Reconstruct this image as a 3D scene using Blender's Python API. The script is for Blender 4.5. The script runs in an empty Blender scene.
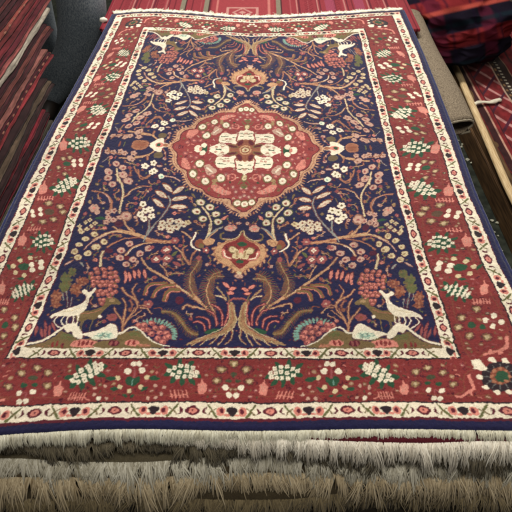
import bpy, bmesh, math, random
import numpy as np
from mathutils import Vector, noise as mnoise

random.seed(7); rng = np.random.default_rng(7)
R = math.radians
scene = bpy.context.scene
COL = scene.collection

# ------------------------------------------------------------------ camera
F = 550.0; PITCH = R(46); CAMH = 1.05; STACK = 0.47      # carpet plane is z=STACK, camera CAMH above it
cam_d = bpy.data.cameras.new('camera'); cam = bpy.data.objects.new('camera', cam_d); COL.objects.link(cam)
cam.location = (0, 0, STACK + CAMH); cam.rotation_euler = (R(90) - PITCH, 0, 0)
cam_d.sensor_width = 36; cam_d.lens = F / 512 * 36; cam_d.clip_end = 60; cam_d.dof.use_dof = True; cam_d.dof.focus_distance = 1.6; cam_d.dof.aperture_fstop = 6.5; cam_d.clip_start = 0.02
scene.camera = cam

def bp(x, y, z):
    """point of the plane of height z (relative to the top carpet) that the photograph shows at x, y"""
    x = np.asarray(x, float); y = np.asarray(y, float)
    a = PITCH + np.arctan((y - 256) / F); h = CAMH - z
    D = h / np.tan(a); s = h / np.sin(a) * np.cos(a - PITCH)
    return (x - 256) / F * s, D, np.zeros_like(D) + STACK + z

# ------------------------------------------------------------------ helpers
def tag(o, label=None, cat=None, group=None, kind=None):
    if label: o['label'] = label
    if cat: o['category'] = cat
    if group: o['group'] = group
    if kind: o['kind'] = kind
    return o
def empty(name, loc, label, cat, group=None):
    o = bpy.data.objects.new(name, None); COL.objects.link(o); o.location = loc
    return tag(o, label, cat, group)
def link(name, me, mat, parent=None):
    o = bpy.data.objects.new(name, me); COL.objects.link(o)
    if mat: me.materials.append(mat)
    if parent is not None:
        o.parent = parent; o.matrix_parent_inverse = __import__('mathutils').Matrix.Translation(-Vector(parent.location))
    return o
def mesh_np(name, V, Fq, cols=None, smooth=True):
    me = bpy.data.meshes.new(name)
    V = np.asarray(V, np.float32); Fq = np.asarray(Fq, np.int32); n = Fq.shape[1]
    me.vertices.add(len(V)); me.vertices.foreach_set('co', V.ravel())
    me.loops.add(Fq.size); me.loops.foreach_set('vertex_index', Fq.ravel())
    me.polygons.add(len(Fq)); me.polygons.foreach_set('loop_start', np.arange(0, Fq.size, n, dtype=np.int32))
    me.polygons.foreach_set('loop_total', np.full(len(Fq), n, np.int32))
    me.polygons.foreach_set('use_smooth', np.full(len(Fq), smooth, bool))
    me.update(calc_edges=True)
    if cols is not None:
        at = me.color_attributes.new('pile', 'FLOAT_COLOR', 'POINT')
        c = np.ones((len(V), 4), np.float32); c[:, :3] = cols
        at.data.foreach_set('color', c.ravel())
    return me
def grid_faces(nr, nc, off=0, wrap=False):
    i = np.arange(nr - 1)[:, None]; j = np.arange(nc if wrap else nc - 1)[None, :]
    a = i * nc + j; b = i * nc + (j + 1) % nc
    return (np.stack([a, b, b + nc, a + nc], -1).reshape(-1, 4) + off)
def lin(c):
    c = np.asarray(c, float) / 255
    return np.where(c <= .04045, c / 12.92, ((c + .055) / 1.055) ** 2.4)
def vnoise(shape, cell, seed=0):
    """smooth value noise on a grid"""
    r = np.random.default_rng(seed); cy, cx = (cell if isinstance(cell, tuple) else (cell, cell))
    gh, gw = int(shape[0] / cy) + 3, int(shape[1] / cx) + 3
    g = r.random((gh, gw)) * 2 - 1
    y = np.arange(shape[0]) / cy; x = np.arange(shape[1]) / cx
    yi = y.astype(int); xi = x.astype(int); fy = y - yi; fx = x - xi
    fy = (fy * fy * (3 - 2 * fy))[:, None]; fx = (fx * fx * (3 - 2 * fx))[None, :]
    a = g[np.ix_(yi, xi)]; b = g[np.ix_(yi, xi + 1)]; c = g[np.ix_(yi + 1, xi)]; d = g[np.ix_(yi + 1, xi + 1)]
    return (a * (1 - fx) + b * fx) * (1 - fy) + (c * (1 - fx) + d * fx) * fy

# ------------------------------------------------------------------ materials
def new_mat(name, rough=.9, sheen=0.0, spec=.2):
    m = bpy.data.materials.new(name); m.use_nodes = True
    nt = m.node_tree; b = nt.nodes['Principled BSDF']
    b.inputs['Roughness'].default_value = rough
    b.inputs['Specular IOR Level'].default_value = spec
    b.inputs['Sheen Weight'].default_value = sheen
    b.inputs['Sheen Roughness'].default_value = .45
    return m, nt, b
def add_bump(nt, b, scale, strength, dist=.002, detail=3, stretch=None):
    tc = nt.nodes.new('ShaderNodeTexCoord'); n = nt.nodes.new('ShaderNodeTexNoise')
    n.inputs['Scale'].default_value = scale; n.inputs['Detail'].default_value = detail
    if stretch:
        mp = nt.nodes.new('ShaderNodeMapping'); mp.inputs['Scale'].default_value = stretch
        nt.links.new(tc.outputs['Object'], mp.inputs[0]); nt.links.new(mp.outputs[0], n.inputs['Vector'])
    else: nt.links.new(tc.outputs['Object'], n.inputs['Vector'])
    bu = nt.nodes.new('ShaderNodeBump'); bu.inputs['Strength'].default_value = strength; bu.inputs['Distance'].default_value = dist
    nt.links.new(n.outputs['Fac'], bu.inputs['Height']); nt.links.new(bu.outputs[0], b.inputs['Normal'])
    return n
def vc_mat(name, rough=.92, sheen=.25, bump=900, strength=.5, dist=.002, tint=.25):
    """wool dyed by the knots' own colours, with a fine fibre noise"""
    m, nt, b = new_mat(name, rough, sheen, .12)
    a = nt.nodes.new('ShaderNodeVertexColor'); a.layer_name = 'pile'
    n = add_bump(nt, b, bump, strength, dist)
    mx = nt.nodes.new('ShaderNodeMix'); mx.data_type = 'RGBA'; mx.blend_type = 'MULTIPLY'; mx.inputs[0].default_value = 1
    rp = nt.nodes.new('ShaderNodeMapRange'); rp.inputs[1].default_value = .3; rp.inputs[2].default_value = .7
    rp.inputs[3].default_value = 1 - tint; rp.inputs[4].default_value = 1 + tint
    nt.links.new(n.outputs['Fac'], rp.inputs[0]); nt.links.new(a.outputs['Color'], mx.inputs[6]); nt.links.new(rp.outputs[0], mx.inputs[7])
    nt.links.new(mx.outputs[2], b.inputs['Base Color'])
    return m
def noise_mat(name, c1, c2, scale, rough=.9, sheen=0, bump=0, stretch=None, dist=.002, lo=.35, hi=.65):
    m, nt, b = new_mat(name, rough, sheen)
    tc = nt.nodes.new('ShaderNodeTexCoord'); mp = nt.nodes.new('ShaderNodeMapping')
    if stretch: mp.inputs['Scale'].default_value = stretch
    n = nt.nodes.new('ShaderNodeTexNoise'); n.inputs['Scale'].default_value = scale; n.inputs['Detail'].default_value = 6
    cr = nt.nodes.new('ShaderNodeValToRGB')
    cr.color_ramp.elements[0].position = lo; cr.color_ramp.elements[1].position = hi
    cr.color_ramp.elements[0].color = (*lin(c1), 1); cr.color_ramp.elements[1].color = (*lin(c2), 1)
    nt.links.new(tc.outputs['Object'], mp.inputs[0]); nt.links.new(mp.outputs[0], n.inputs['Vector'])
    nt.links.new(n.outputs['Fac'], cr.inputs[0]); nt.links.new(cr.outputs[0], b.inputs['Base Color'])
    if bump:
        bu = nt.nodes.new('ShaderNodeBump'); bu.inputs['Strength'].default_value = bump; bu.inputs['Distance'].default_value = dist
        nt.links.new(n.outputs['Fac'], bu.inputs['Height']); nt.links.new(bu.outputs[0], b.inputs['Normal'])
    return m
M_PILE = vc_mat('carpet_wool', sheen=.34, tint=.3)
M_FRINGE = vc_mat('fringe_cotton', sheen=.1, bump=1500, strength=.3, dist=.001, tint=.15)
M_KILIM = vc_mat('kilim_wool', sheen=.1, bump=500, strength=.6, dist=.003, tint=.3)

# ================================================================== CARPET WEAVE PLAN
UM, VM = 1.44, 2.076                # half width / half length of the carpet in field half-widths
K = 370                             # knots per unit
NC, NR = int(2 * UM * K), int(2 * VM * K)
def smooth_tab(xs, ys, sig=4.0, n=600):
    g = np.linspace(xs[0], xs[-1], n); v = np.interp(g, xs, ys)
    k = np.exp(-.5 * (np.arange(-30, 31) / sig) ** 2); k /= k.sum()
    pad = np.concatenate([v[0] + (v[0] - v[1:31][::-1]), v, v[-1] + (v[-1] - v[-31:-1][::-1])])
    v = np.convolve(pad, k, 'valid')
    return lambda q: np.interp(q, g, v)
C_ = smooth_tab([0, 18, 50, 150.7, 218, 276, 320, 347, 412, 430, 470], [253, 252, 250.3, 245.5, 242, 239.7, 237.3, 235, 232, 231.5, 229.5], 8)
FL_ = smooth_tab([0, 13, 31, 60, 100, 128, 192, 256, 320, 347, 412, 430, 470], [161, 156, 149, 138, 122.4, 111, 87.5, 65, 39, 26.5, -6, -14, -34], 6)
FR_ = smooth_tab([0, 13, 33, 60, 128, 192, 256, 320, 347, 412, 430, 470], [349, 352.5, 358, 365, 382, 395.5, 413, 433.3, 440.5, 465, 471, 486], 6)
Vn = np.array([-2.076, -2.039, -2.026, -1.946, -1.711, -1.643, 0, .703, 1.176, 1.643, 1.711, 1.946, 2.026, 2.076])
yn = np.array([429, 421, 418.5, 402.5, 358.5, 347, 150.7, 100, 67, 37, 33.5, 22.8, 19.6, 17.6])
Dn = 1 / np.tan(PITCH + np.arctan((yn - 256) / F))
def y0_of_V(V):
    D = np.interp(V, Vn, Dn); return 256 + F * np.tan(np.arctan(1 / D) - PITCH)
def V_of_y0(y):
    D = 1 / np.tan(PITCH + np.arctan((np.asarray(y) - 256) / F)); return np.interp(D, Dn, Vn)
um = np.array([0, 1, 1.072, 1.32, 1.39, 1.44]); ur = np.array([0, 1, 1.072, 1.387, 1.465, 1.522])
mU = lambda U: np.where(U < 0, U, np.interp(U, um, ur))
mUi = lambda m: np.where(m < 0, m, np.interp(m, ur, um))
profL = smooth_tab([0, .3, .55, .8, 1, 1.2, 1.45, 1.6], [0, .28, .62, .88, 1, .95, .6, .3], 10)
profR = smooth_tab([0, .3, .55, 1, 1.3, 1.45, 1.6], [0, .1, .4, 1, 1.5, 1.75, 1.9], 10)
ampL = smooth_tab([0, 37, 150.7, 215, 259, 347, 440], [6.3, 6.5, 8.5, 4.5, 2, 0, 0], 10)
ampR = smooth_tab([0, 37, 150.7, 215, 259, 347, 440], [5, 4.8, 3, 2, .3, 0, 0], 10)
def bow(U, y0):
    b = np.where(U < 0, ampL(y0) * profL(np.abs(U)), ampR(y0) * profR(np.abs(U)))
    front = np.clip((y0 - 360) / 60, 0, 1) * 5.5 * np.clip((-U - .3) / .7, 0, 2) ** 1.6
    wob = np.clip((y0 - 370) / 50, 0, 1) * 1.0 * np.sin(U * 5.5 + 1.2) * (np.abs(U) < 3)
    return -b + front + wob
def photo(U, V):
    y0 = y0_of_V(V); y = y0 + bow(U, y0)
    c = C_(y); m = mU(U)
    half = np.where(U < 0, c - FL_(y), FR_(y) - c)
    return c + m * half, y
def design(x, y):
    x = np.asarray(x, float); y = np.asarray(y, float)
    c = C_(y); m = np.where(x < c, (x - c) / (c - FL_(y)), (x - c) / (FR_(y) - c)); U = mUi(m)
    y0 = y.copy()
    for _ in range(4): y0 = y - bow(U, y0)
    return U, V_of_y0(y0)

PAL = {k: lin(v) for k, v in dict(
    n=(25, 24, 64), r=(124, 42, 42), w=(230, 218, 194), v=(214, 198, 172), p=(208, 128, 114), t=(190, 146, 108), k=(112, 92, 58),
    b=(128, 68, 50), g=(36, 74, 50), e=(118, 160, 146), d=(88, 20, 38), y=(206, 186, 146), s=(140, 142, 136),
    o=(164, 108, 80), m=(146, 74, 76), q=(140, 54, 54), u=(196, 152, 120), x=(40, 26, 34), f=(192, 152, 134), c=(160, 130, 92), h=(214, 222, 196), a=(96, 98, 56)).items()}
cv = np.zeros((NR, NC, 3)); cv[:] = PAL['n']

def fill_cells(i0, i1, j0, j1, fn, col, al=1.0):
    """coverage by 2x2 sub-samples"""
    i0 = max(0, int(i0)); j0 = max(0, int(j0)); i1 = min(NR, int(i1) + 1); j1 = min(NC, int(j1) + 1)
    if i1 <= i0 or j1 <= j0: return
    ii = np.arange(i0, i1, .5) + .25; jj = np.arange(j0, j1, .5) + .25
    J, I = np.meshgrid(jj, ii)
    m = fn(J, I).astype(float)
    m = m.reshape(i1 - i0, 2, j1 - j0, 2).mean((1, 3))[..., None] * al
    cv[i0:i1, j0:j1] = cv[i0:i1, j0:j1] * (1 - m) + PAL[col] * m
QUAD = [(1, 1), (-1, 1), (1, -1), (-1, -1)]
def to_cells(U, V, s):
    return (U * s[0] + UM) * K, (V * s[1] + VM) * K
def polyUV(U, V, col, quads=QUAD, al=1.0):
    for s in quads:
        X, Y = to_cells(U, V, s)
        def fn(J, I):
            c = np.zeros(J.shape, bool); n = len(X)
            for a in range(n):
                x1, y1, x2, y2 = X[a - 1], Y[a - 1], X[a], Y[a]
                if y1 == y2: continue
                hit = ((y1 > I) != (y2 > I)) & (J < (x2 - x1) * (I - y1) / (y2 - y1) + x1)
                c ^= hit
            return c
        fill_cells(Y.min(), Y.max(), X.min(), X.max(), fn, col, al)
def strokeUV(U, V, w0, w1, col, quads=QUAD, al=1.0):
    for s in quads:
        X, Y = to_cells(U, V, s); n = len(X); r = np.linspace(w0, w1, n) / 2 * K
        rm = r.max() + 1
        def fn(J, I):
            c = np.zeros(J.shape, bool)
            for a in range(n - 1):
                dx, dy = X[a + 1] - X[a], Y[a + 1] - Y[a]; L = dx * dx + dy * dy + 1e-9
                t = np.clip(((J - X[a]) * dx + (I - Y[a]) * dy) / L, 0, 1)
                c |= (J - X[a] - t * dx) ** 2 + (I - Y[a] - t * dy) ** 2 < (r[a] + (r[a + 1] - r[a]) * t) ** 2
            return c
        fill_cells(Y.min() - rm, Y.max() + rm, X.min() - rm, X.max() + rm, fn, col, al)
def catmull(P, closed=False, n=5):
    P = [np.array(p, float) for p in P]; out = []; N = len(P)
    rngi = range(N) if closed else range(N - 1)
    for i in rngi:
        if closed: a, b, c, d = P[i - 1], P[i], P[(i + 1) % N], P[(i + 2) % N]
        else: a, b, c, d = P[max(i - 1, 0)], P[i], P[i + 1], P[min(i + 2, N - 1)]
        for q in range(n):
            t = q / n
            out.append(.5 * ((2 * b) + (-a + c) * t + (2 * a - 5 * b + 4 * c - d) * t * t + (-a + 3 * b - 3 * c + d) * t ** 3))
    if not closed: out.append(P[-1])
    return np.array(out)
class Win:
    """a window of the photograph enlarged 8 times, in which a motif was traced"""
    SW = 1.0; FW = 1.0
    def __init__(s, x0, y0, q=QUAD, sc=8.0): s.x0, s.y0, s.q, s.sc = x0, y0, q, sc
    def uv(s, P):
        P = np.asarray(P, float); U, V = design(s.x0 + P[:, 0] / s.sc, s.y0 + P[:, 1] / s.sc)
        if s.q is QUAD and np.mean(U) < 0: U = np.minimum(U, .004)
        return U, V
    def unit(s, p):     # design units for one photograph pixel, here
        y = s.y0 + p[1] / s.sc; return 1.0 / (C_(y) - FL_(y))
    def S(s, P, w, col, w1=None, al=1.0):
        Q = catmull(P); k = s.unit(P[len(P) // 2]) / s.sc * Win.SW; U, V = s.uv(Q)
        strokeUV(U, V, w * k, (w if w1 is None else w1) * k, col, s.q, al)
    def P(s, P, col, sm=True, al=1.0):
        Q = catmull(P, True, 3) if sm else np.array(P, float); U, V = s.uv(Q); polyUV(U, V, col, s.q, al)
    def E(s, x, y, rx, ry, col, ang=0, al=1.0, n=14):
        t = np.linspace(0, 2 * math.pi, n, endpoint=False); a = R(ang)
        X = x + rx * np.cos(t) * math.cos(a) - ry * np.sin(t) * math.sin(a)
        Y = y + rx * np.cos(t) * math.sin(a) + ry * np.sin(t) * math.cos(a)
        U, V = s.uv(np.stack([X, Y], 1)); polyUV(U, V, col, s.q, al)
    def berry(s, x, y, rx, ry, c='w', cc='c', o=None):
        rx *= Win.FW; ry *= Win.FW
        if o: s.E(x, y, rx + 7, ry + 6, o)
        s.E(x, y, rx, ry, c); s.E(x + rx * .15, y + ry * .15, rx * .38, ry * .38, cc)
    def flower(s, x, y, r, c='w', cc='b', n=5, rot=0, f=.8, pr=.5):
        r *= Win.FW; pr = pr * (.82 if Win.FW < 1 else 1)
        for i in range(n):
            a = R(rot + 360 * i / n); s.E(x + r * .6 * math.cos(a), y + r * .6 * f * math.sin(a), r * pr, r * pr * f, c)
        s.E(x, y, r * .28, r * .28 * f, cc)
    def leaf(s, x, y, L, w, ang, c='w', o=None, v=None):
        w *= Win.FW; a = R(ang); pts = []
        for t, q in ((-1, 0), (-.55, -.8), (0, -1), (.6, -.7), (1, 0), (.55, .55), (0, .8), (-.6, .6)):
            pts.append((x + L * t * math.cos(a) - w * q * math.sin(a), y + L * t * math.sin(a) + w * q * math.cos(a)))
        if o:
            s.P([(x + (px - x) * 1.22, y + (py - y) * 1.35) for px, py in pts], o)
        s.P(pts, c)
        if v: s.S([(x - L * .6 * math.cos(a), y - L * .6 * math.sin(a)), (x + L * .6 * math.cos(a), y + L * .6 * math.sin(a))], w * .4, v)
    def fern(s, P, bl, c='b', sp='c', w=8, both=True, st=3):
        Q = catmull(P, n=6); n = len(Q)
        for i in range(1, n - 1, 1):
            d = Q[i + 1] - Q[i - 1]; d /= np.linalg.norm(d) + 1e-9; nn = np.array([-d[1], d[0]])
            l = bl * (.55 + .45 * math.sin(math.pi * i / n))
            for sg in ((1, -1) if both else (1,)):
                e = Q[i] + sg * nn * l + d * l * .55
                s.S([Q[i], (Q[i] + e) / 2 + d * 2, e], w, c if (i % 2) else ('k' if c == 'b' else 'b'), w * .5, al=.85)
        s.S(P, w * .9, sp)
    def mass(s, x, y, rx, ry, c, c2, seed=0, n=26):
        r = random.Random(seed)
        s.E(x, y, rx * .8, ry * .8, c, al=.8)
        for _ in range(n):
            a = r.random() * 6.28; q = r.random() ** .5
            s.E(x + rx * q * math.cos(a), y + ry * q * math.sin(a), rx * .2, ry * .2, c if r.random() < .6 else c2, al=.85, n=7)
def bandUV(u0, u1, v0, v1, col):     # symmetric rectangle rings drawn later as masks
    pass

# ---- bands of the border (designed in U, V)
Jg, Ig = np.meshgrid((np.arange(NC) + .5) / K - UM, (np.arange(NR) + .5) / K - VM)
wobx = vnoise((NR, NC), 40, 1) * .004 + vnoise((NR, NC), 9, 2) * .002
aU = np.abs(Jg) + wobx; aV = np.abs(Ig) + vnoise((NR, NC), 40, 3) * .004 + vnoise((NR, NC), 9, 4) * .002
def ring(u, v, col):               # everything outside the rectangle |U|<u, |V|<v
    m = (aU > u) | (aV > v); cv[m] = PAL[col]
ring(1.0, 1.643, 'd'); ring(1.006, 1.649, 'w'); ring(1.067, 1.706, 'x'); ring(1.075, 1.714, 'r')
ring(1.314, 1.941, 'x'); ring(1.321, 1.948, 'w'); ring(1.394, 2.021, 'd'); ring(1.399, 2.036, 'n')

# ---- scroll of the cream bands
def loc(cu, cvv, du, dv, side):     # motif coordinates: a along the band, b across it (outwards)
    return (cu + du, cvv + dv) if side == 'h' else (cu - dv, cvv + du)
def motif_poly(pts, cu, cvv, side, ka, kb, col, sm=True):
    P = catmull(pts, True, 3) if sm else np.array(pts, float)
    a, b = P[:, 0] * ka, P[:, 1] * kb
    if side == 'h': U, V = cu + a, cvv - b
    else: U, V = cu - b, cvv + a
    return U, V, col
def circ(x, y, rx, ry): return [(x + rx * math.cos(t), y + ry * math.sin(t)) for t in np.linspace(0, 6.283, 9)[:-1]]
def band_motif(kind, cu, cvv, side, kb, per, quads):
    kb = kb * .88
    ka = per / 100.0
    if kind == 'dark':
        items = [(circ(-14, 2, 5.5, 32), 'p'), (circ(-13, 0, 2.8, 18), 'd'), (circ(14, 2, 5.5, 32), 'p'), (circ(13, 0, 2.8, 18), 'd'),
                 (circ(-6, 26, 4, 9), 'p'), (circ(6, 26, 4, 9), 'p'), ([(0, 36), (5, 12), (7.5, -14), (0, -30), (-7.5, -14), (-5, 12)], 'x')]
    else:
        items = [([(-10, 0), (-5, -24), (0, -32), (5, -24), (10, 0), (5, 24), (0, 32), (-5, 24)], 'd'), (circ(0, 0, 5.5, 19), 'p'), (circ(0, 0, 3, 10), 'p'), (circ(0, 0, 1.3, 5), 'd'),
                 ([(-17, -24), (-13, -10), (-13, 12), (-19, 28), (-16, 6)], 'd'), ([(17, -24), (13, -10), (13, 12), (19, 28), (16, 6)], 'd')]
    for pts, col in items:
        U, V, c = motif_poly(pts, cu, cvv, side, ka, kb / 100, col); polyUV(U, V, c, quads)
def band_vine(cu, cvv, side, kb, per, sgn, quads):
    ka = per / 100.0
    for pts, w in (([(-6.5 * sgn, 34), (-3.5 * sgn, 20), (-.5 * sgn, 4), (2 * sgn, -12), (6 * sgn, -36)], .013), ([(4 * sgn, 22), (2 * sgn, 6), (0, 2)], .008), ([(-5 * sgn, -14), (-1.5 * sgn, -4)], .007)):
        P = catmull(pts, n=4); a, b = P[:, 0] * ka, P[:, 1] * kb / 100
        U, V = (cu + a, cvv - b) if side == 'h' else (cu - b, cvv + a)
        strokeUV(U, V, w, w * .6, 'a' if w > .008 else 'k', quads)
H2 = [(1, 1), (1, -1)]
for (vb, kb, per, nn) in ((-1.678, .070, .342, 3), (-1.985, .082, .331, 4)):
    for i in range(-nn, nn + 1):
        if abs(i * per) > (1.0 if nn == 3 else 1.33): 
            if nn == 3: continue
        band_motif('dark', i * per, vb, 'h', kb, per, H2)
    for i in range(-nn - 1, nn + 1):
        u = (i + .5) * per
        if abs(u) < (.98 if nn == 3 else 1.36):
            band_motif('rose', u, vb, 'h', kb, per, H2)
        for q, sg in ((.25, 1), (.75, -1)):
            if abs((i + q) * per) < (.96 if nn == 3 else 1.33): band_vine((i + q) * per, vb, 'h', kb, per, sg, H2)
V2 = [(1, 1), (-1, 1)]
for (ub, kb, vs) in ((-1.036, .070, [-1.668 + .341 * 0, -1.385, -1.04, -.665, -.283, .11, .49, .87, 1.25, 1.6]),
                     (-1.353, .072, [-1.99, -1.62, -1.24, -.86, -.48, -.10, .28, .66, 1.04, 1.42, 1.8])):
    for a, v in enumerate(vs):
        band_motif('dark', ub, v, 'v', kb, .36, V2)
        if a + 1 < len(vs):
            p = vs[a + 1] - v; band_motif('rose', ub, v + p / 2, 'v', kb, p, V2)
            band_vine(ub, v + p * .25, 'v', kb, p, 1, V2); band_vine(ub, v + p * .75, 'v', kb, p, -1, V2)
cv[((aU > 1.075) | (aV > 1.714)) & (aU < 1.314) & (aV < 1.941)] = PAL['r']
# meander line along the red band
for sgn in (1,):
    P = [(-1.11 - .012 * math.sin(t * 9), t) for t in np.linspace(-1.7, 1.7, 60)]
    P = np.array(P); strokeUV(P[:, 0], P[:, 1], .005, .005, 'b', V2, .7)
    P = np.array([(-1.285 - .012 * math.sin(t * 9 + 2), t) for t in np.linspace(-1.9, 1.9, 60)]); strokeUV(P[:, 0], P[:, 1], .005, .005, 'b', V2, .7)
    P = np.array([(t, -1.905 - .006 * math.sin(t * 14)) for t in np.linspace(-1.25, 1.25, 60)]); strokeUV(P[:, 0], P[:, 1], .005, .005, 'b', H2, .7)

# ---- motifs of the red band
def cluster(w, cx, cy, a, b, ang, bar=False):
    """lozenge of small white florets on a green leaf"""
    c, s_ = math.cos(R(ang)), math.sin(R(ang))
    T = lambda u, v: (cx + u * c - v * s_, cy + u * s_ + v * c)
    for (u, v, L, d_) in ((-1.0, .5, .38, 150), (-.55, 1.1, .36, 110), (.1, 1.25, .36, 80), (.75, 1.0, .36, 40), (1.1, .2, .32, 10), (.5, -1.15, .3, -60), (-.3, -1.1, .32, -100), (-1.05, -.55, .36, 200)):
        x, y = T(u * a, v * b); w.leaf(x, y, L * a, .2 * a, d_ + ang, 'g')
    w.E(cx, cy, a * .85, b * .95, 'g', ang)
    for (u, v) in ((-.95, .05), (-.6, -.35), (-.2, -.75), (.25, -.85), (.7, -.75), (-.65, .5), (-.2, .05), (.25, -.2), (.65, -.15), (1.02, -.3), (-.25, .75), (.2, .55), (.6, .45), (.95, .25)):
        x, y = T(u * a, v * b); q_ = max(a / 105., .62)
        if bar:
            for k in (-8, 2, 12): w.S([(x - 12, y + k + 6), (x + 10, y + k - 12)], 7, 'w')
        else:
            for k in range(4):
                g = R(45 + 90 * k + ang); w.E(x + 10 * q_ * math.cos(g), y + 9 * q_ * math.sin(g), 10.5 * q_, 9.5 * q_, 'w', n=8)
            w.E(x, y, 4 * q_, 4 * q_, 'k', n=6)
def bud(w, x, y, s=1.0, ang=0):
    a = R(ang)
    T = lambda u, v: (x + s * (u * math.cos(a) - v * math.sin(a)), y + s * (u * math.sin(a) + v * math.cos(a)))
    w.P([T(0, -70), T(12, -35), T(34, -25), T(36, 10), T(28, 45), T(5, 55), T(-25, 60), T(-38, 25), T(-34, -20), T(-12, -30)], 'p')
    for u in (-18, 0, 18): w.S([T(u, -15), T(u, 30)], 4 * s, 'f')
def comb(w, x, y, W_, h, n=5, sl=12):
    for i in range(n):
        u = x - W_ / 2 + W_ * i / (n - 1); w.S([(u - sl, y + h / 2), (u + sl, y - h / 2)], 11, 'p', 7)
    w.S([(x - W_ / 2 - 10, y + h * .3), (x + W_ / 2, y + h * .1)], 7, 'p')
def dots(w, pts, r=16, c='w', cc=None):
    for x, y in pts:
        w.E(x, y, r, r * .95, c, n=10)
        if cc: w.E(x, y, r * .4, r * .4, cc, n=6)
def kf(w, x, y, rx=40, ry=32):
    w.E(x, y, rx * 1.25, ry * 1.25, 'd', al=.6)
    for i in range(8):
        a = i * .785; w.E(x + rx * 1.0 * math.cos(a), y + ry * 1.0 * math.sin(a), rx * .16, ry * .14, 'g' if i % 3 else 'm', al=.6, n=6)
    for i in range(7):
        a = i * .9; w.E(x + rx * .6 * math.cos(a), y + ry * .6 * math.sin(a), rx * .3, ry * .28, 'k' if i % 2 else 'c', al=.8, n=8)
    w.E(x, y, rx * .42, ry * .5, 'y', al=.8)

w = Win(0, 356)
for p in ((170, 140), (300, 95), (385, 130), (380, 235), (70, 245)): kf(w, *p)
w.E(190, 235, 28, 20, 'g'); w.E(265, 175, 40, 20, 'g', al=.8); w.E(280, 230, 26, 18, 'g')
dots(w, ((155, 295), (262, 288), (157, 365), (207, 360)), 24); w.S([(185, 300), (210, 290), (205, 340)], 10, 'm')
bud(w, 470, 265, 1.0, 10)
w = Win(56, 356)
cluster(w, 245, 140, 130, 55, -25)
comb(w, 170, 320, 110, 60, 6, 14); w.S([(225, 330), (265, 350)], 10, 'p')
dots(w, ((393, 238), (312, 255), (306, 305), (340, 338), (405, 335)), 15, 'f'); w.E(340, 338, 20, 20, 'w')
w.leaf(440, 180, 45, 18, 0, 'g'); w.leaf(465, 265, 35, 18, 0, 'g')
w = Win(112, 356)
dots(w, ((130, 120), (242, 115)), 28); dots(w, ((180, 62), (225, 58)), 24)
w.P([(110, 180), (150, 160), (185, 175), (225, 165), (215, 210), (170, 240), (120, 225)], 'g'); w.S([(185, 100), (180, 170)], 16, 'm'); w.S([(165, 190), (155, 230)], 8, 'e')
dots(w, ((285, 170), (62, 245), (232, 245), (45, 175), (140, 278)), 22, 'y'); 
w.leaf(345, 180, 45, 22, 5, 'g'); w.leaf(265, 262, 35, 16, -30, 'g'); w.leaf(20, 265, 30, 18, 0, 'g'); w.leaf(100, 318, 25, 12, 20, 'g'); w.leaf(165, 318, 22, 10, -20, 'g'); w.leaf(12, 180, 26, 14, 0, 'g')
dots(w, ((350, 237), (422, 252), (398, 302), (290, 335), (352, 332)), 15, 'f')
w = Win(168, 356)
cluster(w, 115, 130, 110, 62, 10)
comb(w, 90, 305, 120, 60, 5, -8); bud(w, 270, 250, 1.0, 0)
w = Win(216, 356)
for p in ((35, 105), (145, 62), (240, 110), (272, 200)): kf(w, *p)
dots(w, ((72, 252), (105, 312)), 26); w.E(100, 200, 28, 12, 'g', al=.8); w.E(140, 150, 22, 20, 'g', al=.7)
# side bands
w = Win(0, 128, sc=4.0)
def sc2(w, cx, cy, ang, a=60, b=27):
    w.sc = 8.0; w0 = (w.x0, w.y0); cluster(w, cx * 2, cy * 2, a * 2, b * 2, ang); w.sc = 4.0
w.q = V2; sc2(w, 318, 62, 0, 38, 24); w.sc = 8; w.q = QUAD
w.q = V2; bud(w, 512, 135, .8); w.q = QUAD
dots(w, ((590, 265), (645, 260), (590, 300), (648, 295)), 18); w.E(535, 290, 30, 20, 'g')
for p in ((508, 250), (470, 320), (520, 370), (560, 240)): kf(w, *p, 24, 20)
w = Win(30, 172)
cluster(w, 280, 110, 90, 42, -25)
bud(w, 112, 130, .85, 10); comb(w, 130, 210, 110, 32, 6, 6)
for p in ((155, 250), (245, 275), (105, 400), (190, 380), (265, 320)): kf(w, *p, 36, 26)
w.E(160, 320, 40, 25, 'g', al=.6)
dots(w, ((88, 300), (22, 318), (92, 338), (30, 352)), 19); comb(w, 35, 455, 90, 28, 5, 6)
w = Win(0, 228)
cluster(w, 340, 105, 75, 55, 0)
bud(w, 180, 90, .85, 15)
dots(w, ((255, 288), (328, 270), (260, 332), (330, 312)), 23); w.P([(145, 290), (200, 275), (235, 290), (215, 330), (160, 325)], 'g')
dots(w, ((160, 255), (243, 235), (103, 300), (125, 350), (192, 372)), 20, 'y')
w.leaf(245, 205, 25, 10, 0, 'g'); w.leaf(65, 305, 30, 16, 60, 'g'); w.leaf(165, 400, 30, 12, 0, 'g'); w.leaf(150, 235, 24, 10, -20, 'g')
w = Win(440, 284)
cluster(w, 130, 55, 95, 42, 22, True)
bud(w, 345, 30, .95); comb(w, 325, 140, 130, 40, 6, -4)
for p in ((285, 205), (165, 270), (140, 345), (230, 415), (365, 425)): kf(w, *p, 40, 32)
w.E(245, 330, 32, 26, 'g'); w.E(330, 345, 26, 20, 'g')
dots(w, ((358, 292), (425, 258), (412, 340), (480, 307)), 24); w.S([(380, 300), (440, 300)], 16, 'm')
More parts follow.
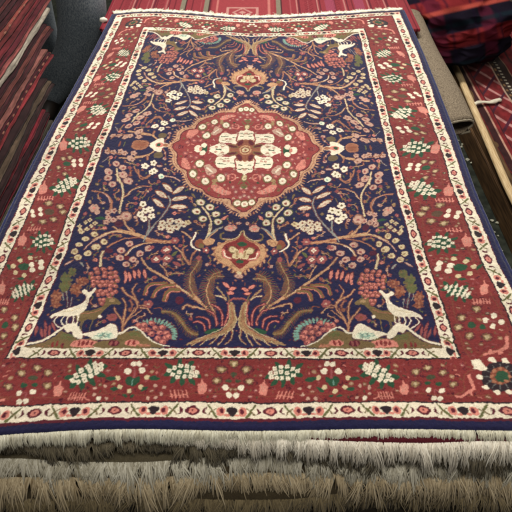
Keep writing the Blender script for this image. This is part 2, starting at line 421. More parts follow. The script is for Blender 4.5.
# the odd palmette in the corner
w = Win(448, 338)
w.S([(250, 150), (290, 120), (370, 100), (440, 70), (465, 20), (455, -30)], 12, 'b'); w.S([(285, 135), (350, 115), (430, 90), (465, 60), (462, -10)], 22, 'p')
for p in ((330, 110), (410, 115), (450, 75)): w.E(*p, 18, 20, 'p')
w.S([(185, 255), (135, 290), (125, 350), (120, 420), (70, 450), (10, 460)], 8, 'b')
w.S([(165, 300), (178, 350), (195, 400), (150, 440), (100, 470), (60, 465)], 22, 'p')
w.S([(170, 430), (180, 450)], 22, 'p'); w.S([(190, 400), (205, 410)], 18, 'p')
w.E(410, 310, 155, 125, 'x')
for p, rr in (((345, 178), 30), ((450, 185), 30), ((250, 315), 27), ((298, 398), 28), ((390, 440), 26), ((485, 435), 26)):
    w.leaf(p[0], p[1], rr + 6, rr - 8, 25, 'w')
for a in range(0, 360, 30):
    w.S([(410 + 75 * math.cos(R(a)), 310 + 60 * math.sin(R(a))), (410 + 130 * math.cos(R(a)), 310 + 105 * math.sin(R(a)))], 10, 's', 3, al=.5)
w.P([(175, 180), (215, 170), (250, 172), (270, 205), (305, 245), (300, 258), (250, 262), (200, 245)], 'w', False)
w.E(410, 305, 85, 72, 'b'); w.E(425, 310, 58, 46, 'g')
for a in range(0, 360, 45): w.E(410 + 70 * math.cos(R(a)), 305 + 58 * math.sin(R(a)), 15, 12, 'o')

# ================================================================== FIELD (lower left quarter, mirrored)
# branches first, then flowers
Win.SW = .72; Win.FW = .86
A = Win(64, 172); B = Win(120, 172); G = Win(184, 172); Dd = Win(84, 116); Bb = Win(128, 116)
W5 = Win(40, 228); W6 = Win(96, 228); W7 = Win(152, 228); W8 = Win(200, 228)
W1 = Win(24, 284); W2 = Win(80, 284); W3 = Win(136, 284); W4 = Win(192, 284)
# stems and branches
A.S([(415, 20), (450, 90), (470, 170), (450, 270), (440, 330)], 20, 'y'); A.S([(465, 210), (490, 190), (515, 175)], 12, 't')
A.S([(300, 505), (360, 485), (430, 478), (512, 490)], 22, 't'); A.S([(470, 400), (490, 440), (530, 470)], 16, 't'); A.S([(390, 440), (430, 480)], 14, 't')
A.S([(225, 150), (310, 165), (360, 200), (382, 250), (370, 310)], 18, 'o', 22); A.S([(300, 160), (350, 195), (370, 250)], 8, 'f')
B.S([(45, 190), (90, 140), (160, 112), (240, 115)], 18, 'o', 12); B.S([(45, 190), (90, 145), (160, 120)], 7, 'y')
B.S([(390, 190), (405, 250), (360, 340), (290, 420), (215, 505)], 15, 's'); B.S([(235, 385), (235, 470)], 13, 's'); B.S([(300, 420), (250, 450)], 10, 's')
B.S([(-20, 465), (100, 490), (190, 512)], 24, 't'); B.S([(20, 390), (50, 450), (100, 490)], 18, 't')
B.S([(140, -20), (145, 45), (180, 55), (225, 25), (240, -15)], 17, 'o'); B.S([(345, 28), (420, 40), (470, 62)], 18, 'f', 10)
W6.S([(-20, 95), (70, 52), (150, 30), (260, 45), (360, 68), (512, 112), (560, 118)], 30, 't'); W6.S([(0, 85), (100, 38), (200, 30)], 9, 'y')
W6.S([(80, 155), (150, 112), (230, 82), (350, 70)], 20, 'o', 12); W6.S([(375, 100), (400, 55), (425, 10), (430, -60)], 16, 's')
W6.S([(232, 212), (270, 160), (330, 130), (400, 115), (512, 108)], 24, 't'); W6.S([(245, 200), (280, 158), (330, 138)], 8, 'w')
W6.S([(370, 230), (420, 305), (512, 378), (560, 420)], 19, 't'); W6.S([(270, 0), (300, 30)], 14, 'o')
W7.S([(-20, 320), (60, 375), (120, 420), (180, 470), (240, 512)], 24, 't'); W7.S([(80, 300), (110, 350), (125, 400)], 12, 't')
W3.S([(270, -15), (350, 50), (420, 90), (512, 150), (560, 175)], 26, 't'); W3.S([(280, 0), (360, 50), (430, 100)], 8, 'y')
W3.S([(375, 195), (390, 165), (440, 168), (530, 195)], 18, 't')
W4.S([(0, 85), (60, 140), (120, 190), (170, 235), (200, 290)], 22, 't', 14); W4.S([(0, 180), (70, 190), (130, 205)], 14, 't')
G.S([(140, 280), (190, 345), (212, 420), (198, 520)], 22, 'y'); G.S([(215, 500), (260, 475), (300, 455)], 16, 's', 8); G.S([(205, 350), (250, 350)], 8, 'y')
W5.S([(515, 58), (440, 95), (390, 125), (350, 170)], 18, 'f', 14)
W6.S([(48, 195), (38, 240), (40, 310)], 24, 'y')
W7.S([(235, 35), (270, 60), (305, 90)], 18, 't'); W7.S([(170, 155), (225, 200), (250, 250), (285, 300)], 18, 't')
W7.S([(275, 150), (240, 175), (250, 230), (290, 300)], 17, 'o'); W7.S([(355, 180), (315, 230), (295, 300)], 17, 'o')
W7.S([(465, -20), (450, 40), (425, 100)], 20, 'y'); W7.S([(525, 25), (480, 60), (430, 100)], 17, 't')
W8.S([(75, -20), (60, 60), (40, 100)], 20, 'y'); W8.S([(180, 0), (110, 30), (60, 80)], 16, 's')
# axis ornaments
Bb.E(95, 214, 60, 30, 'o'); Bb.E(95, 214, 48, 20, 'b', al=.5)
Bb.S([(-60, 330), (40, 328), (120, 320), (170, 300), (215, 268)], 22, 't'); Bb.S([(150, 310), (155, 350)], 18, 'o')
Bb.P([(160, 220), (195, 200), (230, 185), (285, 182), (280, 215), (320, 222), (325, 250), (285, 248), (245, 285), (225, 262), (190, 255)], 'w')
Bb.P([(205, 228), (240, 212), (275, 222), (300, 235), (265, 248), (235, 250)], 'p'); Bb.E(235, 232, 18, 12, 'g'); Bb.E(302, 236, 24, 14, 'o')
Bb.berry(20, 330, 30, 26, 'f', 'm'); Bb.E(240, 315, 40, 26, 'k', al=.8)
Bb.S([(50, 400), (65, 455), (110, 492), (160, 470), (185, 440)], 16, 'o')
for p in ((132, 398), (205, 378), (205, 437)): Bb.flower(*p, 34, 'w', 'k')
Bb.berry(255, 480, 30, 24, 'h', 'e'); Bb.S([(285, 478), (360, 486), (410, 515)], 16, 'f', 10); Bb.leaf(255, 402, 25, 9, 0, 'f')
Dd.S([(415, 316), (512, 312)], 22, 't')
for p in ((190, 280), (240, 286), (298, 276), (330, 292), (400, 290), (385, 340)): Dd.flower(*p, 30, 'f', 'o')
for p in ((190, 437), (195, 494), (260, 378), (310, 412), (312, 472)): Dd.berry(*p, 33, 27, 'f', 'm')
Dd.S([(262, 420), (266, 520)], 18, 'y'); Dd.S([(148, 362), (175, 345), (205, 318)], 9, 's'); Dd.flower(490, 400, 34, 'w', 'k')
Dd.S([(195, 250), (215, 285), (300, 300)], 14, 'o')
# edge flowers
for p in ((350, 45), (385, 98), (470, 28), (498, 72), (358, 0)): A.berry(*p, 36, 27, 'f', 'm')
A.flower(245, 288, 50, 'f', 'p', 6); A.E(205, 240, 12, 16, 'c'); A.E(270, 320, 26, 20, 'f')
A.leaf(305, 372, 48, 14, 5, 'g'); A.leaf(300, 430, 30, 12, 0, 'a')
for p in ((355, 325), (398, 312), (345, 402), (395, 385), (440, 365), (490, 340), (360, 365)): A.flower(*p, 30, 'f', 'm')
A.E(430, 420, 30, 26, 'd', al=.7)
for p in ((130, 430), (142, 475), (180, 400), (215, 383), (222, 430), (255, 408), (185, 455)): A.flower(*p, 24, 'y', 'c', 4)
for p in ((325, 18, 20, 28), (430, 50, 32, 26), (357, 86, 36, 22), (305, 132, 34, 21), (275, 186, 33, 27), (435, 152, 34, 27), (380, 206, 36, 26), (306, 236, 36, 27), (498, 112, 27, 25), (375, 10, 20, 14)):
    W5.berry(*p, 'y', 'c')
W5.leaf(232, 278, 38, 9, -28, 'f'); W5.leaf(345, 292, 26, 12, 50, 's')
B.E(40, 355, 44, 42, 'o', al=.6); B.flower(40, 355, 46, 'f', 'm', 6); B.flower(15, 20, 40, 'f', 'm'); B.flower(60, 75, 40, 'f', 'm')
for x, y, L, a in ((375, 125, 50, 38), (330, 178, 56, 28), (310, 250, 56, 34), (470, 142, 52, -30), (475, 216, 56, -10), (468, 284, 56, 2)):
    B.leaf(x, y, L, 22, a, 'v', 'b', None); B.leaf(x + 3, y + 5, L * .6, 7, a, 'f')
for p in ((350, 412), (410, 398), (468, 402), (338, 448), (398, 440), (450, 448), (500, 425), (405, 474)): B.flower(*p, 36, 'v', 'b', 5)
for p in ((180, 255), (155, 340), (190, 375), (200, 310), (245, 300), (256, 356)): B.flower(*p, 39, 'w', 'k', 5, 20)
B.berry(320, 32, 26, 22, 'h', 'e'); B.flower(245, 0, 30, 'w', 'k')
B.S([(215, 235), (235, 200)], 8, 'k')
for p in ((125, 240), (202, 276), (92, 318), (252, 337), (142, 380), (268, 406)): G.berry(*p, 38, 29, 'v', 'b', 'a')
G.leaf(322, 372, 30, 14, -40, 'p'); G.leaf(70, 190, 25, 12, 60, 'k'); G.flower(375, 450, 46, 'p', 'b', 6, 0, .6); G.flower(20, 410, 32, 'y', 'c')
# vine leaves above the pendant
W8.S([(325, 28), (305, 70), (245, 98), (185, 95), (163, 65), (190, 48)], 22, 'k'); W8.S([(325, 30), (300, 72), (240, 96), (185, 90)], 10, 'y')
W8.E(240, 10, 44, 24, 'f'); W8.E(240, 10, 20, 12, 'p')
# berries of the two sprays
for p in ((255, 120), (190, 176), (182, 236), (297, 245), (237, 290), (420, 156), (352, 195)): W6.berry(*p, 38, 28, 'f', 'm')
W6.E(240, 235, 24, 20, 'd'); W6.E(90, 185, 34, 20, 'd', al=.7)
for p in ((235, 382), (268, 392), (312, 375), (352, 368), (402, 372)): W6.leaf(*p, 36, 18, 80, 'p', 'd')
W6.leaf(230, 425, 24, 14, 100, 'p')
W6.berry(52, 112, 30, 27, 'y', 'c'); W6.berry(5, 155, 28, 25, 'y', 'c')
# grape
rr = random.Random(3); pts = []
W6.leaf(155, 400, 45, 22, 40, 'k'); W6.leaf(-40, 390, 40, 20, 120, 'k'); W6.leaf(140, 460, 40, 20, 40, 'k')
for i, (n, yy, hw) in enumerate(((3, 335, 50), (5, 368, 88), (5, 402, 96), (6, 436, 100), (5, 470, 92), (5, 504, 84), (4, 538, 66), (3, 572, 44), (2, 602, 22))):
    for j in range(n):
        x = 62 + (j - (n - 1) / 2) * 2 * hw / max(n - 1, 1) * .95
        x += rr.uniform(-8, 8); y_ = yy + rr.uniform(-9, 9); W6.E(x, y_, 23, 19, 'b'); W6.E(x, y_, 19, 16, 'm'); W6.E(x - 2, y_ - 2, 13, 10, 'p'); W6.E(x + 2, y_ + 2, 5, 4, 'd')
# red flowers and pod
for p in ((115, 180), (45, 250), (122, 252)):
    W7.flower(*p, 50, 'm', 'd', 6); W7.flower(*p, 24, 'w', 'p', 4)
W7.leaf(195, 300, 34, 16, 30, 'm'); W7.leaf(180, 215, 30, 14, -40, 'a'); W7.E(0, 150, 20, 16, 'm')
W7.S([(-40, 95), (60, 105), (145, 118)], 42, 'o'); W7.S([(0, 98), (140, 118)], 12, 't'); W7.flower(180, 108, 40, 'm', 'f', 6)
# ferns round the pendant
W7.fern([(345, 320), (300, 385), (290, 440), (300, 500), (330, 545)], 52, 'b', 'c', 13)
W7.fern([(390, 240), (360, 290), (330, 340)], 46, 'b', 'c', 12)
W4.fern([(245, -90), (170, -60), (125, 10), (105, 70), (125, 140), (175, 210)], 60, 'b', 'c', 14)
W4.S([(140, -20), (105, 60), (120, 130), (180, 210), (200, 290)], 11, 't')
W8.fern([(200, 400), (130, 400), (60, 430)], 30, 'k', 'c', 10)
W7.E(370, 250, 20, 22, 'm')
# bird
W7.E(378, 132, 42, 38, 'b'); W7.E(390, 150, 26, 20, 'k'); W7.P([(400, 110), (450, 90), (500, 95), (495, 125), (440, 145)], 't'); W7.S([(385, 30), (350, 30), (365, 55)], 9, 'k')
W7.S([(342, 45), (330, 85), (308, 120), (322, 160), (378, 186)], 24, 'w', 18); W7.flower(430, 182, 38, 'm', 'w', 5)
# curled leaf
for P_, ww in (([(235, 5), (150, 5), (95, 25), (70, 80)], 34), ([(300, 20), (210, 30), (160, 60), (135, 100)], 38), ([(335, 60), (275, 55), (240, 80), (225, 125)], 44)):
    W3.S(P_, ww + 14, 'b'); W3.S(P_, ww - 8, 'k'); W3.S([(x + 6, y + 10) for x, y in P_], 9, 'p')
W3.flower(100, 160, 48, 'm', 'f', 5); W3.S([(40, 190), (90, 195), (130, 235)], 12, 't'); W3.S([(150, 190), (200, 185), (215, 230)], 12, 'b')
W3.E(340, 130, 34, 28, 'd', al=.8)
# caterpillar frond
W3.S([(215, 215), (290, 225), (340, 265), (395, 340), (435, 385), (485, 400)], 40, 'k', 50)
W3.fern([(205, 210), (290, 225), (345, 270), (395, 345), (435, 390), (490, 405)], 42, 'k', 'c', 9)
# teal edged berry fan
W3.E(165, 400, 165, 118, 'n')
for a in range(-178, 28, 11):
    c_, s_ = math.cos(R(a)), math.sin(R(a))
    W3.leaf(160 + 150 * c_, 400 + 108 * s_, 26, 13, math.degrees(math.atan2(s_ * 108, c_ * 150)) + 8, 'e')
for p in ((30, 330), (75, 325), (135, 312), (100, 362), (160, 352), (215, 345), (130, 397), (190, 388), (243, 388), (180, 433), (238, 432), (215, 462), (262, 420), (60, 365)):
    W3.E(*p, 28, 23, 'm'); W3.E(p[0] - 3, p[1] - 3, 17, 14, 'p'); W3.E(p[0] + 4, p[1] + 4, 6, 6, 'd')
# tree between the hills
for P_, ww in (([(345, 375), (347, 300), (360, 230), (362, 170), (338, 118)], 26), ([(345, 330), (330, 280), (290, 235), (265, 195)], 22),
               ([(350, 340), (385, 280), (425, 230), (440, 195)], 20), ([(380, 290), (440, 255), (500, 212)], 18),
               ([(330, 35), (370, 90), (425, 120), (462, 165), (452, 215), (405, 265), (355, 330)], 24), ([(462, 150), (428, 95), (418, 50), (455, 5)], 18), ([(460, 180), (500, 170), (540, 180)], 14)):
    W2.S(P_, ww, 'o', ww * .6); W2.S(P_, ww * .45, 't', ww * .3)
W2.flower(250, 268, 56, 'm', 'b', 7, 10, .6)
# trees behind the deer
W5.mass(215, 410, 45, 55, 'a', 'k', 1); W5.mass(265, 350, 34, 42, 'a', 'k', 2); W5.mass(185, 470, 38, 40, 'a', 'k', 5); W5.mass(335, 430, 46, 36, 'b', 'o', 3); W5.mass(285, 480, 40, 34, 'b', 'o', 4)
W1.mass(258, 95, 44, 50, 'b', 'o', 6, 34); W1.mass(255, 160, 46, 34, 'b', 'o', 7); W1.mass(405, 50, 44, 50, 'b', 'o', 8, 34); W1.mass(320, 20, 36, 50, 'a', 'k', 9)
for P_ in ([(330, 60), (338, 120), (342, 185)], [(372, 110), (368, 180)], [(300, 70), (312, 130)]): W1.S(P_, 10, 's', 8)
for p in ((140, 392, 80), (205, 372, 95), (95, 372, 100), (175, 340, 80), (245, 350, 60), (170, 400, 90)): W1.leaf(p[0], p[1], 40, 13, p[2], 'm', 'd')
# brown deer
W2.P([(205, 105), (235, 118), (265, 112), (318, 150), (300, 168), (245, 165), (205, 195), (165, 235), (125, 278), (60, 288), (-10, 300), (-30, 250), (20, 218), (80, 215), (140, 195), (185, 168), (198, 135)], 'k')
W2.S([(10, 235), (90, 230), (160, 205)], 14, 'o'); W2.E(250, 135, 24, 14, 'c')
for P_ in ([(35, 285), (15, 330), (10, 380)], [(100, 280), (85, 330), (68, 375)], [(20, 290), (0, 340)]): W2.S(P_, 15, 'k', 8)
W2.E(150, 262, 16, 14, 'w'); W2.S([(255, 110), (270, 85)], 7, 'a'); W2.S([(235, 110), (235, 85)], 7, 'a')
# snowy hills
W1.P([(40, 492), (110, 480), (180, 455), (250, 418), (310, 375), (340, 390), (400, 425), (460, 440), (560, 430), (560, 511), (36, 509)], 'k')
W1.mass(355, 420, 60, 30, 'a', 'k', 11); W1.mass(150, 490, 60, 14, 'k', 'o', 12)
W1.P([(375, 475), (420, 448), (512, 440), (600, 470), (600, 505), (385, 503)], 'p')
for p in ((232, 485), (268, 480), (440, 474), (478, 472), (310, 490)): W1.leaf(p[0], p[1], 26, 14, -70, 'r')
W1.P([(325, 345), (370, 322), (410, 312), (440, 340), (470, 395), (468, 432), (440, 432), (405, 412), (388, 378), (352, 388), (335, 362)], 'w')
W1.S([(30, 478), (100, 470), (160, 447), (230, 410), (290, 370), (350, 335), (400, 330)], 24, 'w', 34)
W2.P([(300, 410), (370, 385), (440, 370), (520, 400), (620, 480), (640, 508), (130, 510), (150, 460), (290, 440)], 'k'); W2.mass(450, 400, 60, 28, 'a', 'k', 13)
W2.E(60, 468, 66, 26, 'p'); W2.leaf(25, 470, 26, 14, -60, 'r'); W2.leaf(60, 468, 26, 14, -60, 'r'); W2.leaf(95, 475, 22, 12, -60, 'r')
W2.E(275, 472, 48, 26, 'd'); W2.leaf(255, 475, 24, 12, -60, 'm'); W2.leaf(295, 472, 24, 12, -60, 'm')
W2.E(425, 470, 60, 28, 'p'); W2.leaf(400, 470, 26, 14, -60, 'r'); W2.leaf(440, 468, 26, 14, -60, 'r'); W3.mass(60, 490, 60, 14, 'o', 'p', 14)
W2.P([(15, 402), (60, 384), (130, 370), (190, 340), (235, 318), (278, 328), (296, 360), (302, 400), (290, 430), (200, 442), (120, 442), (85, 422)], 'w')
W2.P([(95, 425), (150, 395), (220, 372), (262, 395), (272, 425), (150, 440)], 'h', al=.8); W2.mass(190, 408, 70, 24, 'e', 'h', 15, 30)
W2.S([(300, 394), (350, 386), (392, 356), (440, 346), (490, 368), (540, 420), (585, 458), (650, 486), (712, 496)], 26, 'w', 10)
# white deer
W1.P([(212, 264), (245, 238), (300, 212), (370, 192), (430, 170), (465, 145), (480, 120), (482, 95), (448, 74), (455, 56), (478, 50), (498, 66), (522, 66), (556, 38), (568, 50), (535, 88), (512, 118), (502, 150), (495, 190), (470, 225), (430, 255), (380, 260), (330, 258), (280, 258), (250, 258), (225, 276)], 'w')
W1.S([(300, 225), (380, 215), (440, 195)], 10, 'y'); W1.S([(490, 95), (490, 160)], 5, 'f')
for P_ in ([(290, 245), (245, 295), (268, 330), (302, 352)], [(332, 250), (308, 300), (345, 348)], [(368, 250), (350, 300), (362, 335)], [(405, 250), (402, 290), (392, 320)], [(445, 240), (432, 300), (418, 325)]): W1.S(P_, 15, 'w', 11)
W1.S([(490, 50), (500, 25), (530, 35)], 8, 'k'); W1.S([(515, 50), (525, 20)], 8, 'k')
# central tree
for P_ in ([(245, 330), (248, 245), (212, 185), (150, 160)], [(205, 330), (205, 285), (170, 225), (125, 205)], [(150, 350), (142, 290), (95, 262), (38, 260)], [(112, 372), (102, 322), (55, 297), (18, 302)], [(265, 330), (290, 250), (292, 185), (282, 150)]):
    W4.S(P_, 34, 'd'); W4.S(P_, 18, 'm'); W4.S(P_, 7, 'p')
W4.E(170, 378, 62, 18, 'g', -12)
W4.P([(308, 140), (330, 162), (346, 235), (360, 275), (350, 310), (326, 350), (300, 378), (210, 418), (110, 452), (0, 482), (-60, 490), (-10, 462), (80, 430), (180, 398), (250, 362), (287, 318), (300, 240), (292, 170)], 'c')
W4.S([(314, 165), (322, 260), (304, 320), (245, 372), (130, 420), (20, 455)], 12, 'o'); W4.S([(335, 170), (346, 250), (356, 285), (333, 345), (260, 400), (120, 455)], 7, 'y'); W4.S([(298, 175), (302, 250), (285, 320), (235, 362), (140, 405), (30, 445)], 7, 'y')
W4.S([(322, 200), (332, 270), (318, 320), (270, 370)], 5, 'b'); W4.S([(240, 385), (150, 425), (60, 455)], 5, 'b')
for P_ in ([(322, 355), (320, 420), (300, 455), (262, 482)], [(285, 380), (250, 440), (205, 490)], [(220, 405), (190, 450), (140, 488)], [(130, 435), (80, 480), (60, 492)], [(60, 455), (0, 495)]): W4.S(P_, 17, 'c', 7); W4.S([(x + 4, y) for x, y in P_], 7, 'y', 4); W4.S([(x - 5, y) for x, y in P_], 5, 'b')
W4.S([(288, 140), (325, 118), (368, 118)], 22, 'm'); W4.S([(290, 150), (285, 110), (270, 60)], 14, 'k')
for p in ((270, 18, 30), (322, 42, -20), (302, 76, 0)): W4.leaf(p[0], p[1], 32, 17, p[2], 'p', 'd')
W4.S([(190, 40), (230, 80), (270, 130)], 18, 'c'); W4.S([(180, 95), (220, 100), (262, 125)], 16, 'y', 10)
# pendant
Win.SW = 1.0; Win.FW = 1.0
lp = [(325, 60), (285, 92), (230, 112), (165, 132), (128, 165), (122, 205), (135, 245), (160, 275), (205, 300), (250, 318), (280, 342), (300, 368), (290, 385), (325, 398), (350, 398), (350, 60)]
for i in range(2, 11):
    x, y = lp[i]; W8.leaf(x - 8, y + (6 if y > 200 else -2), 22, 11, 160 if y < 220 else 115, 't')
W8.P(lp, 't'); W8.S(lp[:13], 8, 'o')
W8.P([(340, 60), (325, 60), (290, 95), (230, 120), (188, 150), (175, 200), (190, 235), (250, 262), (282, 298), (325, 326), (340, 326)], 'r')
W8.E(325, 384, 26, 18, 'f'); W8.E(325, 356, 14, 12, 'y')
W8.S([(192, 180), (200, 225), (250, 242)], 26, 'p'); W8.S([(196, 190), (206, 226), (245, 238)], 10, 'w')
W8.E(262, 172, 38, 30, 'k'); W8.E(262, 172, 30, 24, 'y'); W8.E(296, 205, 20, 42, 'y'); W8.E(296, 205, 9, 32, 'c'); W8.E(325, 185, 16, 34, 'p'); W8.E(325, 215, 12, 30, 'y'); W8.E(275, 222, 16, 20, 'y')
W8.E(325, 124, 34, 16, 'g'); W8.E(322, 265, 28, 15, 'g'); W8.E(215, 165, 10, 12, 'd')
# medallion
O = Win(0, 0, sc=1.0)
out = [(168.5, 144.6), (170.5, 150), (171.3, 156), (170.5, 163), (175, 169), (182, 172.5), (183, 179), (186, 185), (194, 190), (202, 192), (208, 198), (215, 201), (223, 202), (227, 206), (230, 212), (237, 215), (241.5, 219.5)]
inn = [(173.6, 144.9), (174.4, 149.5), (178, 153), (177.4, 159), (178.5, 164), (183, 168), (187.5, 170), (188, 176), (190.5, 181), (196, 185.6), (202, 188), (207, 193.2), (214, 196.3), (222, 197), (229.3, 198), (231, 203), (236, 208.5), (242, 212.3)]
Q = catmull(out, n=5); Qs = Q[::2]; rs0 = random.Random(2)
for i in range(1, len(Qs) - 1):
    d = Qs[i + 1] - Qs[i - 1]; d /= np.linalg.norm(d); nn = np.array([-d[1], d[0]]); 
    if np.dot(nn, Qs[i] - np.array([245, 150])) < 0: nn = -nn
    e = Qs[i] + nn * (.9 + .8 * rs0.random()); O.S([Qs[i] - nn * .8, e], 2.0, 'u' if i % 3 else 'o', .9)
def closed_left(pts): return [tuple(p) for p in pts] + [(248, pts[-1][1]), (248, 140), (pts[0][0], 140)]
def fill_med(pts, col):
    P = catmull(pts, n=5); U, V = design(P[:, 0], P[:, 1])
    U = np.concatenate([[U[0]], U, [0.02, 0.02]]); V = np.concatenate([[0.03], V, [V[-1], 0.03]]); polyUV(U, V, col)
out2 = [(a[0] * .72 + b[0] * .28, a[1] * .72 + b[1] * .28) for a, b in zip(out, inn[:-1])] + [out[-1]]
out2 = out2[:-2] + [(241.8, 217.2)]
fill_med(out2, 'u'); O.S([((a[0] * .4 + b[0] * .6), (a[1] * .4 + b[1] * .6)) for a, b in zip(out, inn[:-1])], .8, 'o')
fill_med(inn, 'q')
X0 = Win(184, 116)
O.S(inn, 1.1, 'd'); 

for p, r_ in (((135, 380), 30), ((82, 455), 30), ((290, 496), 30)):
    X0.E(*p, r_ + 9, r_ + 8, 'k'); X0.E(*p, r_, r_ - 2, 'w'); X0.E(*p, 9, 8, 'f')
for p, r_ in (((175, 72), 28), ((290, 48), 30), ((80, 10), 28), ((415, 245), 25), ((466, 258), 24)):
    G.E(*p, r_ + 9, r_ + 8, 'k'); G.E(*p, r_, r_ - 2, 'w'); G.E(*p, 9, 8, 'f')
for p in ((115, 50), (245, 70), (240, 100)): G.E(*p, 20, 17, 'c')
for p in ((410, 155), (472, 188), (385, 120), (455, 130), (440, 200), (330, 20)): G.E(*p, 20, 18, 'm'); G.E(*p, 10, 9, 'f')
for p in ((55, 320), (15, 295), (95, 405), (125, 490), (165, 480), (230, 480), (100, 330), (350, 480), (20, 345)): X0.E(*p, 20, 17, 'm'); X0.E(*p, 10, 9, 'p')
for wv, pts in ((X0, [(-10, 340), (15, 335), (50, 375), (60, 410), (45, 425), (15, 415), (-15, 395)]),
                (G, [(215, 110), (250, 100), (290, 115), (320, 140), (360, 150), (372, 168), (330, 178), (290, 170), (240, 150)])):
    wv.P(pts, 'p')
for k_ in range(4): G.S([(240 + 28 * k_, 150 + 8 * k_), (250 + 28 * k_, 115 + 10 * k_)], 6, 'f')
G.S([(350, 60), (350, 25), (400, 20), (405, 55), (375, 70)], 12, 'p')
X0.P([(170, 395), (205, 385), (225, 400), (260, 430), (255, 455), (225, 465), (205, 475), (185, 460), (180, 430)], 'f'); X0.S([(190, 410), (225, 445)], 14, 'w')
X0.E(150, 255, 26, 40, 'g', 20); X0.E(102, 262, 26, 24, 'w'); X0.E(150, 228, 22, 20, 'w'); X0.E(142, 292, 22, 20, 'w'); X0.E(120, 262, 12, 12, 'p')
G.E(480, 50, 26, 34, 'k'); G.E(482, 45, 18, 24, 'y'); G.S([(430, 100), (450, 70)], 10, 'k'); G.S([(450, 110), (480, 90)], 16, 'k'); G.E(478, 120, 20, 12, 'a')
rm = random.Random(9)
for _ in range(900):
    x = rm.uniform(172, 243); y = rm.uniform(140, 212); U, V = design(np.array([x]), np.array([y]))
    if V[0] > 0: continue
    i = int((V[0] + VM) * K); j = int((U[0] + UM) * K)
    if np.abs(cv[i - 4:i + 5, j - 4:j + 5] - PAL['q']).max() < .02:
        c = rm.choice('mpmfkkdgm')
        if rm.random() < .5: O.flower(x, y, 1.25, c, 'd' if c != 'd' else 'p', 5)
        else: O.leaf(x, y, 1.7, .6, rm.uniform(0, 180), c)
# rosette
X0.E(490, 277, 190, 118, 'm', al=.6); X0.E(490, 277, 120, 96, 'o', al=.9); X0.E(490, 277, 110, 84, 'b', al=.45)
X0.P([(400, 388), (415, 368), (450, 352), (490, 372), (530, 352), (530, 460), (490, 476), (462, 458), (425, 448), (405, 420)], 'w')
X0.P([(255, 345), (285, 322), (350, 332), (415, 318), (420, 350), (404, 412), (345, 410), (290, 418), (255, 398)], 'w')
X0.P([(190, 274), (240, 246), (285, 222), (345, 240), (372, 262), (372, 290), (345, 308), (285, 322), (240, 300)], 'w')
for p in ((300, 345, 0), (345, 342, 0), (315, 384, 1), (383, 378, 1), (285, 380, 1), (450, 395, 1), (470, 420, 0), (440, 425, 1)): X0.S([(p[0] - 16, p[1]), (p[0] + 12, p[1] + 3)], 9, 'g' if p[2] else 'k')
for p in ((318, 362), (255, 284), (310, 292), (480, 430), (350, 362)): X0.E(*p, 15, 8, 'f')
X0.S([(255, 268), (305, 264)], 9, 'g'); X0.S([(285, 300), (330, 296)], 7, 'k')
X0.S([(425, 335), (404, 362), (410, 425)], 12, 'q'); X0.S([(410, 312), (345, 318), (290, 322), (250, 318)], 10, 'q'); X0.S([(400, 235), (350, 235), (290, 222)], 6, 'q')
X0.E(395, 302, 46, 14, 'k', -8); X0.E(395, 302, 36, 9, 'd', -8); X0.E(446, 335, 34, 26, 'b', 60); X0.E(446, 335, 26, 18, 'd', 60)
X0.E(490, 277, 42, 36, 't'); X0.E(490, 277, 30, 25, 'b'); X0.E(490, 277, 22, 18, 'y'); X0.E(490, 277, 8, 7, 'b')
# small filler dots and sprigs in the navy ground
rs = random.Random(21)
for _ in range(4200):
    x = rs.uniform(34, 240); y = rs.uniform(146, 340); U, V = design(np.array([x]), np.array([y]))
    if U[0] < -.95 or V[0] < -1.55 or V[0] > 0: continue
    a_ = rs.uniform(0, 6.28); cu_ = rs.uniform(-1, 1); pts_ = [(x, y)]
    for k_ in range(4): a_ += cu_ * .55; pts_.append((pts_[-1][0] + 3.0 * math.cos(a_), pts_[-1][1] + 2.2 * math.sin(a_)))
    PU, PV = design(np.array([p[0] for p in pts_]), np.array([p[1] for p in pts_])); ok = PU.min() > -.96 and PV.min() > -1.6
    for a1, b1 in zip(PU, PV):
        i = int((b1 + VM) * K); j = int((a1 + UM) * K)
        if not ok or np.abs(cv[i - 3:i + 4, j - 3:j + 4] - PAL['n']).max() > .02: ok = False; break
    if ok:
        c = rs.choice('botctoc'); O.S(pts_, 1.15, c, .7)
        e_ = pts_[-1]; O.flower(e_[0], e_[1], 1.9, rs.choice('mpfmo'), 'd', 5)
        for k_ in range(4):
            p_ = pts_[k_]; O.leaf(p_[0] + rs.uniform(-1, 1), p_[1] + (1.3 if k_ % 2 else -1.3), 1.5, .7, rs.uniform(0, 180), rs.choice('mbfoka'))
for _ in range(2600):
    x = rs.uniform(38, 238); y = rs.uniform(143, 340)
    U, V = design(np.array([x]), np.array([y]))
    if U[0] < -.97 or V[0] < -1.6 or V[0] > 0: continue
    i = int((V[0] + VM) * K); j = int((U[0] + UM) * K); big = _ < 800; m_ = 8 if big else 5
    if np.abs(cv[i - m_:i + m_ + 1, j - m_:j + m_ + 1] - PAL['n']).max() < .02:
        c = rs.choice('mbkbdka'); q_ = 1.0 if big else .65
        r_ = rs.random()
        if r_ < .35: O.flower(x, y, 1.9 * q_, c, 'f', 5)
        elif r_ < .6:
            a_ = rs.uniform(0, 360); O.S([(x - 2.4 * q_ * math.cos(R(a_)), y - 1.6 * q_ * math.sin(R(a_))), (x, y + .5), (x + 2.4 * q_ * math.cos(R(a_)), y + 1.6 * q_ * math.sin(R(a_)))], .7, c)
            O.leaf(x + 1.2, y - .8, 1.4 * q_, .6, a_ + 60, c); O.leaf(x - 1, y + .9, 1.4 * q_, .6, a_ - 50, c)
        else: O.leaf(x, y, 2.7 * q_, .9 * q_, rs.uniform(0, 180), c)
rs2 = random.Random(5)
